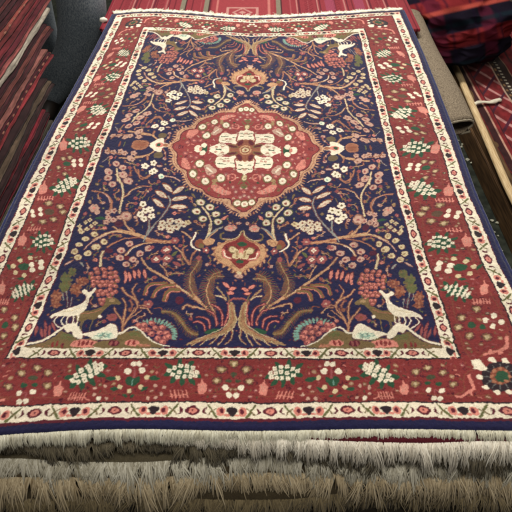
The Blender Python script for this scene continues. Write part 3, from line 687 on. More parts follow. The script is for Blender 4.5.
# dusky specks in the red band
for _ in range(4500):
    u = rs2.uniform(-1.3, -1.09) if _ % 2 else rs2.uniform(-1.28, 0); v = rs2.uniform(-1.7, 0) if _ % 2 else rs2.uniform(-1.92, -1.74)
    i = int((v + VM) * K); j = int((u + UM) * K)
    if np.abs(cv[i - 4:i + 5, j - 4:j + 5] - PAL['r']).max() < .02:
        a_ = rs2.uniform(0, 6.28); L = rs2.uniform(.006, .016)
        if rs2.random() < .3:
            t_ = np.linspace(0, 6.28, 9)[:-1]; polyUV(u + .011 * np.cos(t_), v + .011 * np.sin(t_), rs2.choice('kcmbg'), al=.7); strokeUV(np.array([u - .003, u + .003]), np.array([v, v]), .007, .007, 'f', al=.8); continue
        strokeUV(np.array([u, u + L * math.cos(a_)]), np.array([v, v + L * math.sin(a_)]), .007, .004, rs2.choice('kbdmgmdp'), al=.75)

# outlines: a row or two of rust or maroon knots between the light figures and the navy ground
fieldm = (aU < .99) & (aV < 1.63)
lum = cv.sum(2); lit = (lum > .42) & fieldm; nav = (np.abs(cv - PAL['n']).max(2) < .03) & fieldm
dl = lit.copy()
for _ in range(2):
    dl = dl | np.roll(dl, 1, 0) | np.roll(dl, -1, 0) | np.roll(dl, 1, 1) | np.roll(dl, -1, 1)
on = vnoise((NR, NC), 26, 61) + .5 * vnoise((NR, NC), 8, 62)
h_ = (dl & nav)
cv[h_ & (on > .05)] = PAL['b'] * .55 + PAL['n'] * .45
cv[h_ & (on < -.25)] = PAL['d'] * .6 + PAL['n'] * .4
# the light figures are shaded by rows of a second, duller dye
inner = lit.copy()
for _ in range(2): inner = inner & np.roll(inner, 1, 0) & np.roll(inner, -1, 0) & np.roll(inner, 1, 1) & np.roll(inner, -1, 1)
n2 = vnoise((NR, NC), 5, 63) + .6 * vnoise((NR, NC), 2.5, 64)
q_ = (inner & (n2 > .5) & (lum < 1.75)); cv[q_] = cv[q_] * .55 + PAL['b'] * .25
q_ = ((lit & ~inner) & (n2 < -.3) & (lum < 1.75)); cv[q_] = cv[q_] * .6 + PAL['o'] * .2
# small figures in the medallion and the red band
redm = np.abs(cv - PAL['r']).max(2) < .02
sp = (vnoise((NR, NC), 4.5, 65) + .5 * vnoise((NR, NC), 2.2, 66) > .78) & redm; cv[sp] = PAL['r'] * .5 + PAL['m'] * .3 + PAL['k'] * .1
sp = (vnoise((NR, NC), 5.5, 67) + .5 * vnoise((NR, NC), 2.2, 68) > .85) & redm; cv[sp] = PAL['d'] * .8
# knots: every knot a little off in place and dye
jfade = np.clip((1.15 - np.abs(Jg)) / .4, .25, 1) * np.clip((1.75 - np.abs(Ig)) / .4, .25, 1)
jx = (np.arange(NC)[None] + vnoise((NR, NC), 3, 31) * 1.1 + vnoise((NR, NC), 12, 32) * .7 + vnoise((NR, NC), 70, 35) * 5 * jfade)
jy = (np.arange(NR)[:, None] + vnoise((NR, NC), 3, 33) * 1.1 + vnoise((NR, NC), 12, 34) * .7 + vnoise((NR, NC), 80, 36) * 5 * jfade)
cv = cv[np.clip(np.rint(jy).astype(int), 0, NR - 1), np.clip(np.rint(jx).astype(int), 0, NC - 1)]
cv = .76 * cv + .06 * (np.roll(cv, 1, 0) + np.roll(cv, -1, 0) + np.roll(cv, 1, 1) + np.roll(cv, -1, 1))
g = 1 + .16 * (rng.random((NR, NC)) - .5) * 2 + .10 * vnoise((NR, NC), (6, 200), 41) + .10 * vnoise((NR, NC), (34, 500), 45) + .10 * vnoise((NR, NC), (3, 3), 42) + .08 * vnoise((NR, NC), (90, 140), 43)
cv = np.clip(cv * g[..., None], 0, 1)
cv = cv * .95 + cv.mean(2, keepdims=True) * .03 + .0035      # wool dust

# ------------------------------------------------------------------ the carpet itself
def surf_z(U, V):
    return .0025 * np.sin(U * 3.1 + .5 * np.sin(V * 2)) * np.cos(V * 2.3 + .4)
carpet = empty('patterned_carpet', (0, 1.4, STACK), 'large navy field carpet with red medallion, deer and red floral border', 'carpet')
Uc = (np.arange(NC) / (NC - 1) * 2 - 1) * UM; Vc = (np.arange(NR) / (NR - 1) * 2 - 1) * VM
UU, VV = np.meshgrid(Uc, Vc)
px, py = photo(UU, VV); X, Y, Z = bp(px, py, 0.0)
Z = Z + surf_z(UU, VV) + (rng.random((NR, NC)) - .5) * .0009 + vnoise((NR, NC), 5, 51) * .0005
edge = np.minimum(np.minimum(UM - np.abs(UU), VM - np.abs(VV)) / .02, 1); Z = Z - .004 * (1 - edge) ** 2
P = np.stack([X, Y, Z], -1).reshape(-1, 3)
faces = grid_faces(NR, NC)
# sides of the slab
def rim(idx):
    return idx
bidx = np.concatenate([np.arange(NC), (np.arange(1, NR)) * NC + NC - 1, (NR - 1) * NC + np.arange(NC - 2, -1, -1), np.arange(NR - 2, 0, -1) * NC])
low = P[bidx].copy(); low[:, 2] -= .010
nb = len(bidx); off = len(P); a = bidx; b = np.roll(bidx, -1); c = off + (np.arange(nb) + 1) % nb; d = off + np.arange(nb)
Pall = np.concatenate([P, low]); Fall = np.concatenate([faces, np.stack([a, d, c, b], 1)])
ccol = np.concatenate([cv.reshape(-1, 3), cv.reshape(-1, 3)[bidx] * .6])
link('pile', mesh_np('pile', Pall, Fall, ccol), M_PILE, carpet)
G_edgeF = np.stack([X[0], Y[0], Z[0]], -1); G_edgeB = np.stack([X[-1], Y[-1], Z[-1]], -1)
G_edgeL = np.stack([X[:, 0], Y[:, 0], Z[:, 0]], -1); G_edgeR = np.stack([X[:, -1], Y[:, -1], Z[:, -1]], -1)

def tube(path, rad, ns=8, col=None, colvar=.1, flat=1.0, lump=0.0, seed=0):
    """tube mesh round a polyline"""
    P = np.asarray(path, float); n = len(P); r = np.asarray(rad, float) * np.ones(n); rg = np.random.default_rng(seed)
    T = np.gradient(P, axis=0); T /= np.linalg.norm(T, axis=1)[:, None] + 1e-12
    up = np.array([0, 0, 1.]); S_ = np.cross(T, up); S_ /= np.linalg.norm(S_, axis=1)[:, None] + 1e-12; N_ = np.cross(S_, T)
    th = np.linspace(0, 2 * np.pi, ns, endpoint=False)
    rr = r[:, None] * (1 + lump * (rg.random((n, ns)) - .5) * 2)
    V = P[:, None] + (np.cos(th)[None, :, None] * S_[:, None] + np.sin(th)[None, :, None] * N_[:, None] * flat) * rr[..., None]
    V = V.reshape(-1, 3); Fc = grid_faces(n, ns, wrap=True)
    ce = len(V); V = np.concatenate([V, P[:1], P[-1:]])
    caps = []
    for j in range(ns): caps += [[ce, (j + 1) % ns, j, j], [ce + 1, (n - 1) * ns + j, (n - 1) * ns + (j + 1) % ns, (n - 1) * ns + (j + 1) % ns]]
    cols = None
    if col is not None:
        cols = np.ones((len(V), 1)) * np.asarray(col)[None]; cols *= (1 + colvar * (rg.random((len(V), 1)) - .5) * 2)
    caps3 = [q[:3] for q in caps]
    return V, Fc, caps3, cols
def tube_obj(name, path, rad, mat, parent=None, **kw):
    V, Fc, caps, cols = tube(path, rad, **kw)
    me = bpy.data.meshes.new(name); me.from_pydata(V.tolist(), [], [list(map(int, f)) for f in Fc] + caps)
    for p in me.polygons: p.use_smooth = True
    if cols is not None:
        at = me.color_attributes.new('pile', 'FLOAT_COLOR', 'POINT'); cc = np.ones((len(V), 4), np.float32); cc[:, :3] = np.clip(cols, 0, 1); at.data.foreach_set('color', cc.ravel())
    return link(name, me, mat, parent)
for e, sd in ((G_edgeL, 1), (G_edgeR, 2)):
    q = e[::4].copy(); q[:, 2] -= .003; q[:, 0] += (-.002 if sd == 1 else .002)
    tube_obj('selvedge', q, .0058, M_PILE, carpet, ns=8, col=lin((40, 44, 84)) , colvar=.25, lump=.12, seed=sd)

def fringe_mesh(name, edge, fwd, mat, parent, length=.035, droop=.6, n=700, rad=.0011, c1=(225, 215, 190), c2=(170, 160, 140), seed=0, clump=.35, lvar=.3, curl=.004, lift=0.0, nseg=6, layers=1, tipdark=.85, floorz=None, lens=None):
    """a row of hanging warp ends: hundreds of thin tapered threads gathered in tufts, one mesh"""
    rg = np.random.default_rng(seed); edge = np.asarray(edge); s = np.linspace(0, 1, len(edge))
    tot = n * layers; u = np.sort(rg.random(tot)); base = np.stack([np.interp(u, s, edge[:, k]) for k in range(3)], 1)
    tuft = np.floor(u * n / 9).astype(int); tr = np.random.default_rng(seed + 1); ta = tr.normal(0, clump, tuft.max() + 1)[tuft]; tl = 1 + lvar * tr.normal(0, .5, tuft.max() + 1)[tuft]
    td = tr.random(tuft.max() + 1)[tuft]
    uc = (tuft + .5) * 9 / n; tc = np.interp(np.clip(uc, 0, 1), s, edge[:, 0])
    gather = (tc - base[:, 0]) * tr.uniform(.2, .9, tuft.max() + 1)[tuft]
    L = length * tl * (1 + .25 * rg.normal(0, .6, tot)); L = np.clip(L, length * .35, length * 1.7)
    if lens is not None: L = L * np.interp(u, *lens)
    ang = ta + rg.normal(0, clump * .55, tot)
    t = np.linspace(0, 1, nseg)[None]
    dz0 = droop + rg.normal(0, .12, tot) + .25 * (td - .5)
    f = np.asarray(fwd, float)
    lat = np.array([-f[1], f[0], 0]) * (-1)
    fw = (t - .28 * t * t * dz0[:, None]) * L[:, None]
    dn = (dz0[:, None] * t * t * .95) * L[:, None] - lift * np.sin(t * 2.2) * L[:, None]
    lt = np.sin(ang)[:, None] * L[:, None] * t + gather[:, None] * t + curl * np.sin(t * 5 + rg.random(tot)[:, None] * 6.3) * rg.random(tot)[:, None]
    C = base[:, None, :] + f[None, None] * fw[..., None] + lat[None, None] * lt[..., None]; C[..., 2] -= dn
    C[..., 2] += rg.random((tot, 1)) * .003
    if floorz is not None: C[..., 2] = np.maximum(C[..., 2], floorz + rg.random((tot, 1)) * .004)
    rr = rad * (1.05 - .55 * t) * (.7 + .6 * rg.random(tot))[:, None]
    th = np.array([0, 2.1, 4.2]); offv = np.stack([np.cos(th), np.zeros(3), np.sin(th)], 1)
    V = C[:, :, None, :] + offv[None, None] * rr[:, :, None, None]; V = V.reshape(-1, 3)
    b0 = (np.arange(tot) * nseg * 3)[:, None, None]; i = np.arange(nseg - 1)[None, :, None] * 3; j = np.arange(3)[None, None]
    a = b0 + i + j; b = b0 + i + (j + 1) % 3
    Fc = np.stack([a, b, b + 3, a + 3], -1).reshape(-1, 4)
    k = rg.random(tot)[:, None] * .7 + .3 * td[:, None]
    col = lin(c1)[None] * (1 - k) + lin(c2)[None] * k
    col = col[:, None, :] * (1 - (1 - tipdark) * t[..., None]) * np.ones((tot, nseg, 1))
    col = np.repeat(col[:, :, None, :], 3, 2).reshape(-1, 3)
    return link(name, mesh_np(name, V, Fc, np.clip(col, 0, 1)), mat, parent)

ef = G_edgeF[::6].copy(); ef[:, 2] -= .003
# woven end strip and front fringe
fringe_mesh('fringe', ef, (0, -1, 0), M_FRINGE, carpet, length=.023, droop=.8, n=1200, rad=.0014, c1=(246, 244, 226), c2=(216, 210, 186), seed=11, clump=.12, layers=3, lvar=.22, curl=.002)
eb = G_edgeB[::6].copy(); eb[:, 2] += .001
fringe_mesh('fringe', eb, (0, 1, 0), M_FRINGE, carpet, length=.020, droop=.3, n=1500, rad=.0016, c1=(246, 238, 220), c2=(226, 214, 192), seed=12, clump=.4, layers=2, lift=.3)
tube_obj('end_cord', eb + np.array([0, .004, .001]), .009, M_FRINGE, carpet, ns=8, col=lin((240, 232, 214)), colvar=.25, lump=.5, flat=.7, seed=4)
q = np.array(bp(103, 21.5, 0)).T
tube_obj('corner_knot', [q + (-.012, 0, 0), q + (-.006, 0, .004), q + (.006, .004, .006), q + (.018, .008, .002)], [.006, .012, .012, .006], M_FRINGE, carpet, ns=8, col=lin((236, 230, 214)), lump=.25, seed=5)

# ================================================================== THE PILE BELOW
def slab(name, xl, xr, yf, yb, z, th, col, mat, parent, seed=0, nx=160, wav=.006, pattern=None, edge_y=None):
    """a carpet lying flat: thin slab with a rounded front edge; top surface at height z"""
    rg = np.random.default_rng(seed); u = np.linspace(0, 1, nx)
    x = xl + (xr - xl) * u
    ro_ = min(th, .03)
    prof = [(0, -th), (-.2, -th * .98), (-.55, -th * .75), (-.6, -th * .5), (-.5, -th * .22), (-.25, -th * .04), (.2, 0), (1.2, 0)]
    rows = []
    ww = vnoise((1, nx), (9, 18), seed)[0] * wav + vnoise((1, nx), (9, 50), seed + 1)[0] * wav
    fy = (np.interp(x, edge_y[0], edge_y[1]) if edge_y is not None else np.full(nx, yf)) + ww
    for (dy, dz) in prof: rows.append(np.stack([x, fy + ro_ * dy, np.full(nx, z + dz) + vnoise((1, nx), (9, 25), seed + 2)[0] * .002], 1))
    for yy in np.linspace(0, 1, 40)[1:]:
        y = fy + ro_ * 1.2 + (yb - fy - ro_ * 1.2) * yy; rows.append(np.stack([x, y, np.full(nx, z)], 1))
    rows.append(rows[-1] + np.array([0, .004, -th])); 
    V = np.array(rows); V[:, 0, 0] = V[:, 1, 0]; 
    nr = len(rows); V = V.reshape(-1, 3); Fc = grid_faces(nr, nx)
    # side walls
    li = np.arange(nr) * nx; ri = li + nx - 1; off = len(V); lv = V[li] - np.array([0, 0, th]); rv = V[ri] - np.array([0, 0, th])
    lv[:, 2] = z - th; rv[:, 2] = z - th
    V = np.concatenate([V, lv, rv]); k = np.arange(nr - 1)
    Fc = np.concatenate([Fc, np.stack([li[k], li[k + 1], off + k + 1, off + k], 1), np.stack([ri[k], off + nr + k, off + nr + k + 1, ri[k + 1]], 1)])
    c = np.ones((len(V), 3)) * lin(col)[None]
    if pattern is not None: c = pattern(V, c)
    c = c * (1 + .25 * (rg.random((len(V), 1)) - .5))
    return link(name, mesh_np(name, V, Fc, np.clip(c, 0, 1)), mat, parent), fy, x
def front(ys, z):     # front edge through photograph heights at x = -60, 256, 580
    xs = (-60, 128, 256, 384, 580); X_, Y_, _ = bp(np.array(xs, float), np.array(ys, float), z); return X_, Y_
XL = -.665; XR = .635
under = [
 # label, z, front-edge photo y's, body colour, fringe colours, length, droop, seed, strands
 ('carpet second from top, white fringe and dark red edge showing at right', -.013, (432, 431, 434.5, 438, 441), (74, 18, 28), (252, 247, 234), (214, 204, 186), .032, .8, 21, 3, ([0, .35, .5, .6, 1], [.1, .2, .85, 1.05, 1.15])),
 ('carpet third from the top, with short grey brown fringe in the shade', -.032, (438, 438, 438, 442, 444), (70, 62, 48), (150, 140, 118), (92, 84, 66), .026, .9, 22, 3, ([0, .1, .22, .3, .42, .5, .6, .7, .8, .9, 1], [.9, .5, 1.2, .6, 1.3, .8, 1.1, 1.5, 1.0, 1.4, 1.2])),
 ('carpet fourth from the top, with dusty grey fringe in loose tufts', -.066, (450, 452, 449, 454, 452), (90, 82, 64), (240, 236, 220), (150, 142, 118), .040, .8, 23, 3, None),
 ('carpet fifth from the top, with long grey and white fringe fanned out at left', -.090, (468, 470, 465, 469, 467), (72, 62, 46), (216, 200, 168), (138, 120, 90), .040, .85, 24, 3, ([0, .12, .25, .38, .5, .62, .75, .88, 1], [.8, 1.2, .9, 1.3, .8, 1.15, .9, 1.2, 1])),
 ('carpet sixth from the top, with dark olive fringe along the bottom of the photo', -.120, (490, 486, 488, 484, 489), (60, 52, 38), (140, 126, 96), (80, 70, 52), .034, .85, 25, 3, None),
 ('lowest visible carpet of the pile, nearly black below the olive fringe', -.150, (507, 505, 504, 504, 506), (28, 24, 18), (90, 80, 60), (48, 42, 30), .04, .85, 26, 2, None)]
GR = 'carpets piled under the top carpet'
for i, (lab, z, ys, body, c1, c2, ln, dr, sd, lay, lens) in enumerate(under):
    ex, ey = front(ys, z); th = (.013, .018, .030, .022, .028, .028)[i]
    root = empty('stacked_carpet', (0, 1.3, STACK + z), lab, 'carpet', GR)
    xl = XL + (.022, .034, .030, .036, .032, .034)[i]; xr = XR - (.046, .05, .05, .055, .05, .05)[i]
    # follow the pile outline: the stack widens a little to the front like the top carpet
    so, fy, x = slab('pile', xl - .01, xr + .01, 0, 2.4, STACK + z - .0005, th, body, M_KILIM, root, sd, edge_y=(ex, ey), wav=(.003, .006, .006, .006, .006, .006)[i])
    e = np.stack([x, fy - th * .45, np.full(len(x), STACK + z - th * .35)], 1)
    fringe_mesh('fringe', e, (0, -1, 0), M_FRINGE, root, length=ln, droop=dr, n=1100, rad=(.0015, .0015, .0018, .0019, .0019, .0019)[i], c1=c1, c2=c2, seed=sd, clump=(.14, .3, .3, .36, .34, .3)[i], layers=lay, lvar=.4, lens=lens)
base = empty('stacked_carpet', (0, 1.3, 0), 'bulk of folded brown carpets forming the base of the pile, hidden below the fringes', 'carpet', GR)
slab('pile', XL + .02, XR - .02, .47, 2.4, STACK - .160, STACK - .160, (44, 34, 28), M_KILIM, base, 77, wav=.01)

# red striped carpet seen beyond the far end
def strip_px(x, y, z): return np.array(bp(x, y, z)).T
red = empty('striped_carpet', (0, 2.7, STACK), 'rose red striped carpet showing beyond the far edge of the patterned carpet', 'carpet')
nx, ny = 460, 120
ub = np.linspace(0, 1, nx); vb = np.linspace(0, 1, ny)
yb0, yb1 = 2.42, 3.25
Ug, Vg = np.meshgrid(ub, vb)
xa = -.69 + .01 * Vg; xb = .73 + 0 * Vg
Xr = xa + (xb - xa) * Ug; Yr = yb0 + (yb1 - yb0) * Vg; Zr = STACK - .006 + .004 * np.sin(Ug * 9) * Vg
cr = np.ones((ny, nx, 3)) * lin((132, 46, 54))
s = Ug * 1.42
def stripe(a, b, col, al=1.0):
    m = ((s > a) & (s < b)).astype(float)[..., None] * al; return cr * (1 - m) + lin(col) * m
for k in range(34):
    a = k * .0425; cr = stripe(a, a + .006, (98, 28, 38)) if k % 2 else stripe(a, a + .005, (150, 72, 76))
for a in (.33, .44, .785): cr = stripe(a, a + .022, (120, 112, 96)); cr = stripe(a + .022, a + .028, (60, 24, 30))
for a in (.10, .19, .26, .88, .98, 1.11, 1.22, 1.3): cr = stripe(a, a + .006, (168, 112, 106)); cr = stripe(a + .010, a + .018, (92, 28, 40))
for a in (1.02, 1.16): cr = stripe(a, a + .045, (140, 60, 80))
# ladder of little figures
for a, w_ in ((.06, .03), (.22, .03), (.92, .04), (1.06, .035), (1.26, .03)):
    m = ((s > a) & (s < a + w_) & (np.sin(Yr * 260 + np.sin(s * 300) * 2) > .2))[..., None] * .5; cr = cr * (1 - m) + lin((90, 16, 30)) * m
# rosy panel with a pale stepped ornament
cr = stripe(.48, .775, (142, 54, 60)); cr = stripe(.50, .51, (176, 106, 100)); cr = stripe(.745, .755, (176, 106, 100))
for (cx_, cy_) in ((.625, 2.60), (.625, 2.80), (.625, 3.0)):
    dd = np.abs(s - cx_) / .05 + np.abs(Yr - cy_) / .055
    m = ((dd < 1.0) & (dd > .72) | (dd < .35) | ((np.abs(s - cx_) < .075) & (np.abs(Yr - cy_ - .055) < .006)) | ((np.abs(np.abs(s - cx_) - .07) < .006) & (np.abs(Yr - cy_) < .05)))[..., None]
    cr = np.where(m, lin((178, 128, 120)), cr)
cr *= (1 + .2 * (rng.random((ny, nx, 1)) - .5))
V = np.stack([Xr, Yr, Zr], -1).reshape(-1, 3); lowv = V.copy(); lowv[:, 2] -= .012
Fr = grid_faces(ny, nx); bi = np.concatenate([np.arange(nx), np.arange(1, ny) * nx + nx - 1, (ny - 1) * nx + np.arange(nx - 2, -1, -1), np.arange(ny - 2, 0, -1) * nx])
o_ = len(V); Fs = np.stack([bi, o_ + np.arange(len(bi)), o_ + (np.arange(len(bi)) + 1) % len(bi), np.roll(bi, -1)], 1)
V = np.concatenate([V, lowv[bi]]); cc = np.concatenate([cr.reshape(-1, 3), cr.reshape(-1, 3)[bi]])
link('pile', mesh_np('pile', V, np.concatenate([Fr, Fs]), np.clip(cc, 0, 1)), M_KILIM, red)
tube_obj('selvedge', [(xx, yy, STACK - .008) for xx, yy in zip(-.69 + np.zeros(30), np.linspace(2.42, 3.25, 30))], .006, M_KILIM, red, ns=8, col=lin((120, 30, 44)), lump=.1)
redb = tag(slab('stacked_carpet', -.68, .72, 2.42, 3.3, STACK - .02, STACK - .025, (60, 22, 26), M_KILIM, None, 78)[0],
           'dark red block of folded carpets under the rose striped carpet at the far end', 'carpet', GR)

# ================================================================== LEFT PILE of folded kilims
LK = [  # layers with their colours, label
 ([(56, 16, 22), (78, 20, 28)], 'dark maroon folded kilim at the foot of the left pile, next to the carpet edge'),
 ([(86, 84, 66), (58, 54, 44)], 'olive grey folded kilim low in the left pile'),
 ([(84, 20, 30), (40, 14, 20), (104, 28, 38)], 'wine red folded kilim above the olive grey one in the left pile'),
 ([(44, 28, 28), (76, 62, 50), (40, 22, 24)], 'dark brown folded kilim with a khaki fold, low in the left pile'),
 ([(104, 34, 38), (58, 18, 26), (120, 74, 68)], 'brick red folded kilim with a dull pink fold in the left pile'),
 ([(62, 28, 32), (92, 48, 44), (44, 16, 22)], 'brown folded kilim just under the pale grey one in the left pile'),
 ([(140, 132, 120)], 'pale grey folded kilim standing out as a broad light line in the left pile'),
 ([(112, 58, 56), (74, 24, 32), (92, 30, 36)], 'dusty pink and red folded kilim just above the pale grey one'),
 ([(84, 30, 32), (110, 52, 46), (60, 20, 26)], 'brown red patterned folded kilim above the dusty pink one in the left pile'),
 ([(48, 20, 24), (80, 36, 36), (44, 22, 26)], 'dark maroon folded kilim between the patterned one and the beige edged one'),
 ([(154, 144, 128), (70, 36, 36)], 'folded kilim with a light beige edge high in the left pile'),
 ([(104, 28, 36), (66, 20, 28), (120, 40, 46)], 'crimson folded kilim near the top of the left pile'),
 ([(140, 116, 102), (58, 24, 28)], 'folded kilim with a thin tan line between the two crimson ones'),
 ([(104, 24, 34), (130, 36, 44), (80, 20, 28)], 'thick crimson folded kilim at the upper left corner of the photo'),
 ([(100, 64, 48), (134, 98, 74), (66, 26, 30)], 'tan and red folded kilim second from the top of the left pile'),
 ([(104, 32, 38), (76, 24, 28), (60, 22, 26)], 'dark red folded kilim lying topmost on the left pile')]
zz = -.055
for i, (cols, lab) in enumerate(LK):
    m = len(cols); lt = [random.uniform(.0085, .0125) for _ in cols]
    if len(cols) == 1: lt = [.014]
    th = sum(lt); zc = max(0, zz + th / 2); ny_ = 260
    jit = random.uniform(-.004, .004)
    xe_mid = .728 + 1.08 * zc
    y_end = min((2.67 * xe_mid - (CAMH - zc) * .719) / .695, 2.45) + random.uniform(-.015, .015)
    ys_ = np.linspace(.15, y_end, ny_)
    wv = vnoise((1, ny_), (9, 34), 200 + i)[0] * .007 + vnoise((1, ny_), (9, 9), 300 + i)[0] * .002
    zw = vnoise((1, ny_), (9, 60), 400)[0] * .008
    rows = []; cl = []; z_ = zz; sc_ = min(1, i / 5)
    for l in range(m):
        h_ = lt[l]; xo = -.728 - 1.08 * max(0, z_ + h_ / 2) + jit + random.uniform(-.003, .003)
        wl = wv + vnoise((1, ny_), (9, 20), 800 + i * 7 + l)[0] * .003
        base = lin(cols[l]); alt = lin(cols[l]) * random.choice((.55, 1.5, .7))
        for k in range(9):
            a_ = -math.pi / 2 + math.pi * k / 8
            fz_ = vnoise((1, ny_), (9, 3), 900 + i * 31 + l * 9 + k)[0] * .0011
            rows.append(np.stack([xo - .004 + math.cos(a_) * h_ * .75 + wl + fz_, ys_, STACK + z_ + h_ / 2 + math.sin(a_) * h_ * .5 + zw * sc_], 1))
            cl.append(np.ones((ny_, 1)) * (alt if k in (2, 6) else base)[None])
        rows.append(rows[-1] - np.array([.012 if l < m - 1 else .5, 0, -.0006])); cl.append(np.ones((ny_, 1)) * base[None])
        z_ += h_
    nprof = len(rows)
    V = np.array(rows); V[0, :, 0] -= .3
    V = V.reshape(-1, 3); cc = np.array(cl).reshape(-1, 3)
    mott = vnoise((nprof, ny_), (1.6, 9), 600 + i).reshape(-1, 1); mot2 = vnoise((nprof, ny_), (1.2, 2), 700 + i).reshape(-1, 1)
    cc = cc * (1 + .5 * mott + .3 * mot2)
    if i in (8, 13, 4):   # woven marks
        zg = (np.sin(np.arange(ny_) * .9)[None] * np.ones((nprof, 1)) > .55) & ((np.arange(nprof)[:, None] > 11) & (np.arange(nprof)[:, None] < 17))
        cc = np.where(zg.reshape(-1, 1), lin((130, 88, 72)), cc)
    Fc = grid_faces(nprof, ny_)[:, ::-1]
    e0 = np.arange(nprof) * ny_ + ny_ - 1; off = len(V); back = V[e0].copy(); back[:, 0] = -xe_mid - .45; V = np.concatenate([V, back]); cc = np.concatenate([cc, cc[e0]])
    k = np.arange(nprof - 1); Fc = np.concatenate([Fc, np.stack([e0[k], off + k, off + k + 1, e0[k + 1]], 1)])
    o = link('folded_kilim', mesh_np('folded_kilim', V, Fc, np.clip(cc, 0, 1)), M_KILIM)
    tag(o, lab, 'kilim', 'folded kilims piled at left')
    zz += th + .0008
lb = slab('folded_kilim', -1.5, -.735, .15, 1.70, STACK - .058, STACK - .06, (50, 20, 24), M_KILIM, None, 79)[0]
tag(lb, 'deep dark red block of folded kilims carrying the left pile', 'kilim', 'folded kilims piled at left')

# ================================================================== person at the far left, one dark trouser leg in view
M_DENIM = noise_mat('denim', (74, 84, 96), (128, 136, 142), 260, rough=.95, sheen=.1, bump=.5, stretch=(1, 1, .5))
M_COAT = noise_mat('dark_coat', (24, 24, 28), (36, 36, 42), 60)
M_SKIN = noise_mat('skin', (190, 136, 110), (204, 150, 124), 20, rough=.6)
M_SHOE = noise_mat('shoe_leather', (26, 22, 20), (40, 34, 30), 30, rough=.5)
M_HAIR = noise_mat('dark_hair', (24, 18, 16), (40, 30, 26), 80)
def skin_obj(name, verts, edges, radii, mat, parent=None, sub=2, root=0):
    me = bpy.data.meshes.new(name); me.from_pydata([tuple(v) for v in verts], edges, [])
    o = link(name, me, mat, parent); m = o.modifiers.new('s', 'SKIN'); m.use_smooth_shade = True
    for i, r in enumerate(radii):
        me.skin_vertices[0].data[i].radius = (r, r) if not isinstance(r, tuple) else r
        me.skin_vertices[0].data[i].use_root = (i == root)
    s_ = o.modifiers.new('sub', 'SUBSURF'); s_.levels = sub; s_.render_levels = sub
    return o
def leg_pt(x, y, D):
    a = PITCH + math.atan((y - 256) / F); s_ = D / math.cos(a) * math.cos(a - PITCH)
    return np.array([(x - 256) / F * s_, D, STACK + CAMH - D * math.tan(a)])
HX, HY = -.86, 2.72
top_leg = leg_pt(84, 0, 2.62); kn = leg_pt(78, 60, 2.60); an = leg_pt(70, 150, 2.58)
fz = .06
bodyv = [(HX - .10, HY, .98), (HX - .10, HY, 1.16), (HX - .10, HY - .01, 1.32), (HX - .10, HY, 1.50), (HX - .10, HY, 1.58),
         (HX - .01, HY - .02, .90), tuple(top_leg), tuple(kn), (an[0], an[1], .10), (an[0], an[1] - .12, .05),
         (HX - .20, HY + .02, .90), (HX - .23, HY + .06, .50), (HX - .25, HY + .12, .10), (HX - .25, HY, .05),
         (HX + .10, HY, 1.45), (HX + .16, HY - .02, 1.18), (HX + .12, HY - .12, .96),
         (HX - .30, HY, 1.45), (HX - .36, HY - .02, 1.18), (HX - .33, HY - .10, .96), (HX - .10, HY - .01, 1.66), (HX - .10, HY - .02, 1.76)]
bodye = [(0, 1), (1, 2), (2, 3), (3, 4), (0, 5), (5, 6), (6, 7), (7, 8), (8, 9), (0, 10), (10, 11), (11, 12), (12, 13), (3, 14), (14, 15), (15, 16), (3, 17), (17, 18), (18, 19), (4, 20), (20, 21)]
bodyr = [.14, .13, .15, .10, .055, .12, .124, .112, .098, .05, .115, .09, .065, .045, .06, .045, .035, .06, .045, .035, .085, .07]
person = empty('person', (HX - .1, HY, 0), 'person in dark blue grey jeans at left, one trouser leg in view', 'person')
skin_obj('body', bodyv, bodye, bodyr, M_DENIM, person)
cv_ = [(HX - .10, HY, 1.02), (HX - .10, HY, 1.18), (HX - .10, HY - .01, 1.34), (HX - .10, HY, 1.50), (HX + .10, HY, 1.46), (HX + .165, HY - .02, 1.18), (HX + .125, HY - .12, .99), (HX - .30, HY, 1.46), (HX - .365, HY - .02, 1.18), (HX - .335, HY - .10, .99)]
skin_obj('jacket', cv_, [(0, 1), (1, 2), (2, 3), (3, 4), (4, 5), (5, 6), (3, 7), (7, 8), (8, 9)], [.16, .15, .17, .115, .075, .06, .048, .075, .06, .048], M_COAT, person)
skin_obj('head', [(HX - .10, HY, 1.58), (HX - .10, HY - .005, 1.65), (HX - .10, HY - .01, 1.72), (HX - .10, HY, 1.79)], [(0, 1), (1, 2), (2, 3)], [.06, .088, .092, .07], M_SKIN, person)
skin_obj('hair', [(HX - .10, HY + .03, 1.70), (HX - .10, HY + .01, 1.80)], [(0, 1)], [.09, .085], M_HAIR, person)
for fx, fy_ in ((an[0], an[1] - .02), (HX - .25, HY + .10)):
    skin_obj('shoe', [(fx, fy_, .05), (fx, fy_ - .1, .045), (fx, fy_ - .2, .035)], [(0, 1), (1, 2)], [.055, .05, .035], M_SHOE, person)

# ================================================================== FLOOR, WALL
def plane(name, x0, x1, y0, y1, z, mat, kind='structure'):
    me = bpy.data.meshes.new(name); me.from_pydata([(x0, y0, z), (x1, y0, z), (x1, y1, z), (x0, y1, z)], [], [(0, 1, 2, 3)])
    o = link(name, me, mat); o['kind'] = kind; return o
M_FLOOR = noise_mat('dusty_floor', (32, 36, 30), (60, 64, 54), 24, rough=.85, bump=.3, lo=.4, hi=.72)
plane('floor', -4, 4, -2.5, 6, 0, M_FLOOR)
